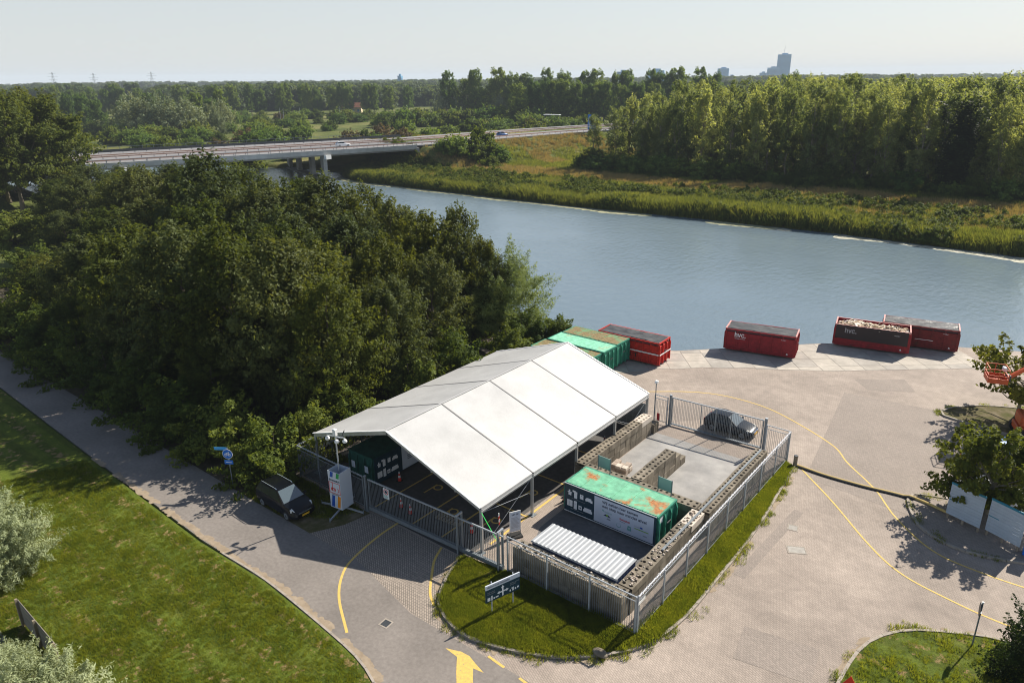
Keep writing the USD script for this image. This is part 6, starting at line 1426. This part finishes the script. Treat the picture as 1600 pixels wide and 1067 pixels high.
for lab, y, off, m, rev in (("white car driving on the motorway bridge", 121, 4.8, "car_white", 0), ("blue car on the motorway beside the pointed bush", 176, 8.5, "car_blue", 0), ("blue car on the far motorway near the slim poplars", 262, -10.5, "car_blue", 1), ("white and orange van on the far motorway between the poplars", 318, -4.8, "car_orange", 1)):
    p, r = on_road(y, off); car("driving_car" if "van" not in lab else "driving_van", lab, p, r + PI * rev, m, 4.4 if "van" not in lab else 6.5, 1.8, 1.5 if "van" not in lab else 2.4, "hatch" if "van" not in lab else "mpv", detail=False)
p, r = on_road(214, 18.2); sgn = thing("motorway_sign", "blue motorway sign standing on the near road edge", "sign", p, .55)
MB().box((-1.5, -.06, .9), (1.5, .0, 4.6)).build("panel", "sign_blue", sgn); MB().box((-1.5, -.06, 4.602), (-.3, 0, 6.2)).build("upper_panel", "sign_blue", sgn); MB().shape(sg.box(-1.2, 3.0, .6, 3.2).union(sg.box(-1.2, 2.4, 1.0, 2.6)).union(sg.box(-1.2, 1.6, 1.0, 2.2)), (0, -.064, 0), X, Z).build("lettering", "white_letters", sgn)
for x in (-1.1, 1.1): MB().cyl((x, .1, -3), (x, .1, 4.5), .1, 8).build("post", "galvanised", sgn)
gt = thing("bus_shelter", "small pale shelter beyond the motorway before the poplars", "shelter", (-214, 300, 4.5), .3); MB().box((0, 0, 3.0), (9, 3.2, 3.3)).build("roof", "white_paint", gt)
for x in (.5, 8.5): MB().box((x - .12, 1.4, -5), (x + .12, 1.7, 3.0)).build("post", "galvanised", gt)
for k, (x, y, lab) in enumerate(((-404, 268, "lamp post at the left of the meadow poplars"), (-383, 256, "lamp post in front of the meadow poplars, second from the left"), (-388, 272, "lamp post close behind the second one"), (-383, 300, "lamp post right of the meadow poplar row"), (-300, 330, "lamp post before the pale willows"))):
    t = thing("street_lamp", lab, "lamp post", (x, y, 0)); MB().tube([(0, 0, 0), (0, 0, 9.0)], [.16, .10], 6).build("pole", "galvanised_pale", t); MB().bar((0, 0, 9), (1.6, -.8, 9.3), .22, .14).build("lamp_head", "white_paint", t)
# far towers on the skyline
def tower(label, cx, cy, blocks, rot, mast=None):
    t = thing("office_tower", label, "tower", (cx, cy, 0), rot)
    for (x0, w, d, h, m) in blocks:
        bd = MB().box((x0, 0, -2), (x0 + w, d, h)).build("block", m, t); g = MB()
        for z in np.arange(6, h - 3, 3.6):
            g.box((x0 + .8, -.25, z), (x0 + w - .8, -.05, z + 1.9))
            g.box((x0 - .25, .8, z), (x0 - .05, d - .8, z + 1.9)); g.box((x0 + w + .05, .8, z), (x0 + w + .25, d - .8, z + 1.9))
        g.build("window_bands", "tower_window", bd, kind="stuff")
        MB().box((x0 + w * .3, d * .3, h), (x0 + w * .75, d * .7, h + 4)).build("roof_house", m, t)
    if mast: MB().tube([(mast[0], 10, mast[1]), (mast[0], 10, mast[1] + mast[2])], [.7, .25], 6).build("antenna", "galvanised_pale", t)
R_ = .36
tower("stepped blue-grey office tower, leftmost on the skyline", -1090, 2540, [(0, 38, 30, 52, "tower_glass"), (38.2, 22, 24, 27, "tower_glass")], R_)
tower("pale stepped office tower between the other two on the skyline", -958, 2590, [(0, 24, 28, 36, "tower_pale"), (24.2, 40, 30, 52, "tower_pale")], R_)
tower("tallest glass tower with an antenna on the skyline", -908, 2612, [(0, 43, 34, 94, "tower_glass")], R_, (20, 98, 24))
tower("small far block on the skyline left of the centre poplars", -1290, 1205, [(0, 9, 9, 34, "tower_glass")], R_)
tower("low far block behind the central poplar tops, left one", -900, 1535, [(0, 24, 18, 38, "tower_pale")], R_); tower("low far block behind the central poplar tops, right one", -838, 1570, [(0, 36, 18, 40, "tower_pale")], R_)
def pylon(label, x, y, h):
    t = thing("pylon", label, "pylon", (x, y, 0), .5); b = MB()
    for s in (-1, 1):
        for q in (-1, 1): b.bar((s * h * .09, q * h * .09, 0), (s * h * .012, q * h * .012, h), .26)
    n = 8
    for k in range(n):
        z0, z1 = h * k / n, h * (k + 1) / n; w0, w1 = h * .09 * (1 - k / n) + .6, h * .09 * (1 - (k + 1) / n) + .6
        for q in (-1, 1): b.bar((-w0, q * w0, z0), (w1, q * w1, z1), .15).bar((w0, q * w0, z0), (-w1, q * w1, z1), .15)
    b.build("lattice", "galvanised", t); c = MB()
    for z, w in ((.70, .20), (.82, .26), (.94, .17)): c.bar((-h * w, 0, h * z), (h * w, 0, h * z), .3)
    c.build("crossarms", "galvanised", t)
pylon("lattice pylon on the horizon, leftmost", -1659, 612, 46); pylon("lattice pylon on the horizon, second from the left", -1632, 679, 44); pylon("lattice pylon on the horizon, third from the left", -1587, 777, 46)
hs = thing("farm_house", "small cream house with red roof far behind the meadow", "house", (-470, 372, 0), .7); MB().box((0, 0, 0), (16, 8, 5)).build("wall", "wall_cream", hs); b = MB(); b.add([(-.5, -.5, 5), (16.5, -.5, 5), (16.5, 8.5, 5), (-.5, 8.5, 5), (0, 4, 8.6), (16, 4, 8.6)], [(0, 1, 5, 4), (2, 3, 4, 5)]); b.add([(-.5, -.5, 5), (-.5, 8.5, 5), (0, 4, 8.6), (16.5, -.5, 5), (16.5, 8.5, 5), (16, 4, 8.6)], [(0, 2, 1), (3, 4, 5)]); b.build("roof", "roof_red", hs)
for k in range(4): MB().box((1.5 + k * 3.8, -.06, 1.6), (3.1 + k * 3.8, -.01, 3.4)).build("window", "tower_window", hs)
# ================================================================ air
usdkit.material(stage, "/World/Looks/haze", {"v": ("principled_volume", {"color": (.80, .90, 1.0), "density": HAZE, "anisotropy": 0.0})}, [], volume="v.volume")
tag(MB().box((-13000, -13000, -5), (13000, 13000, 128)).build("haze", "haze"), "thin summer haze over the whole scene", None, kind="stuff")
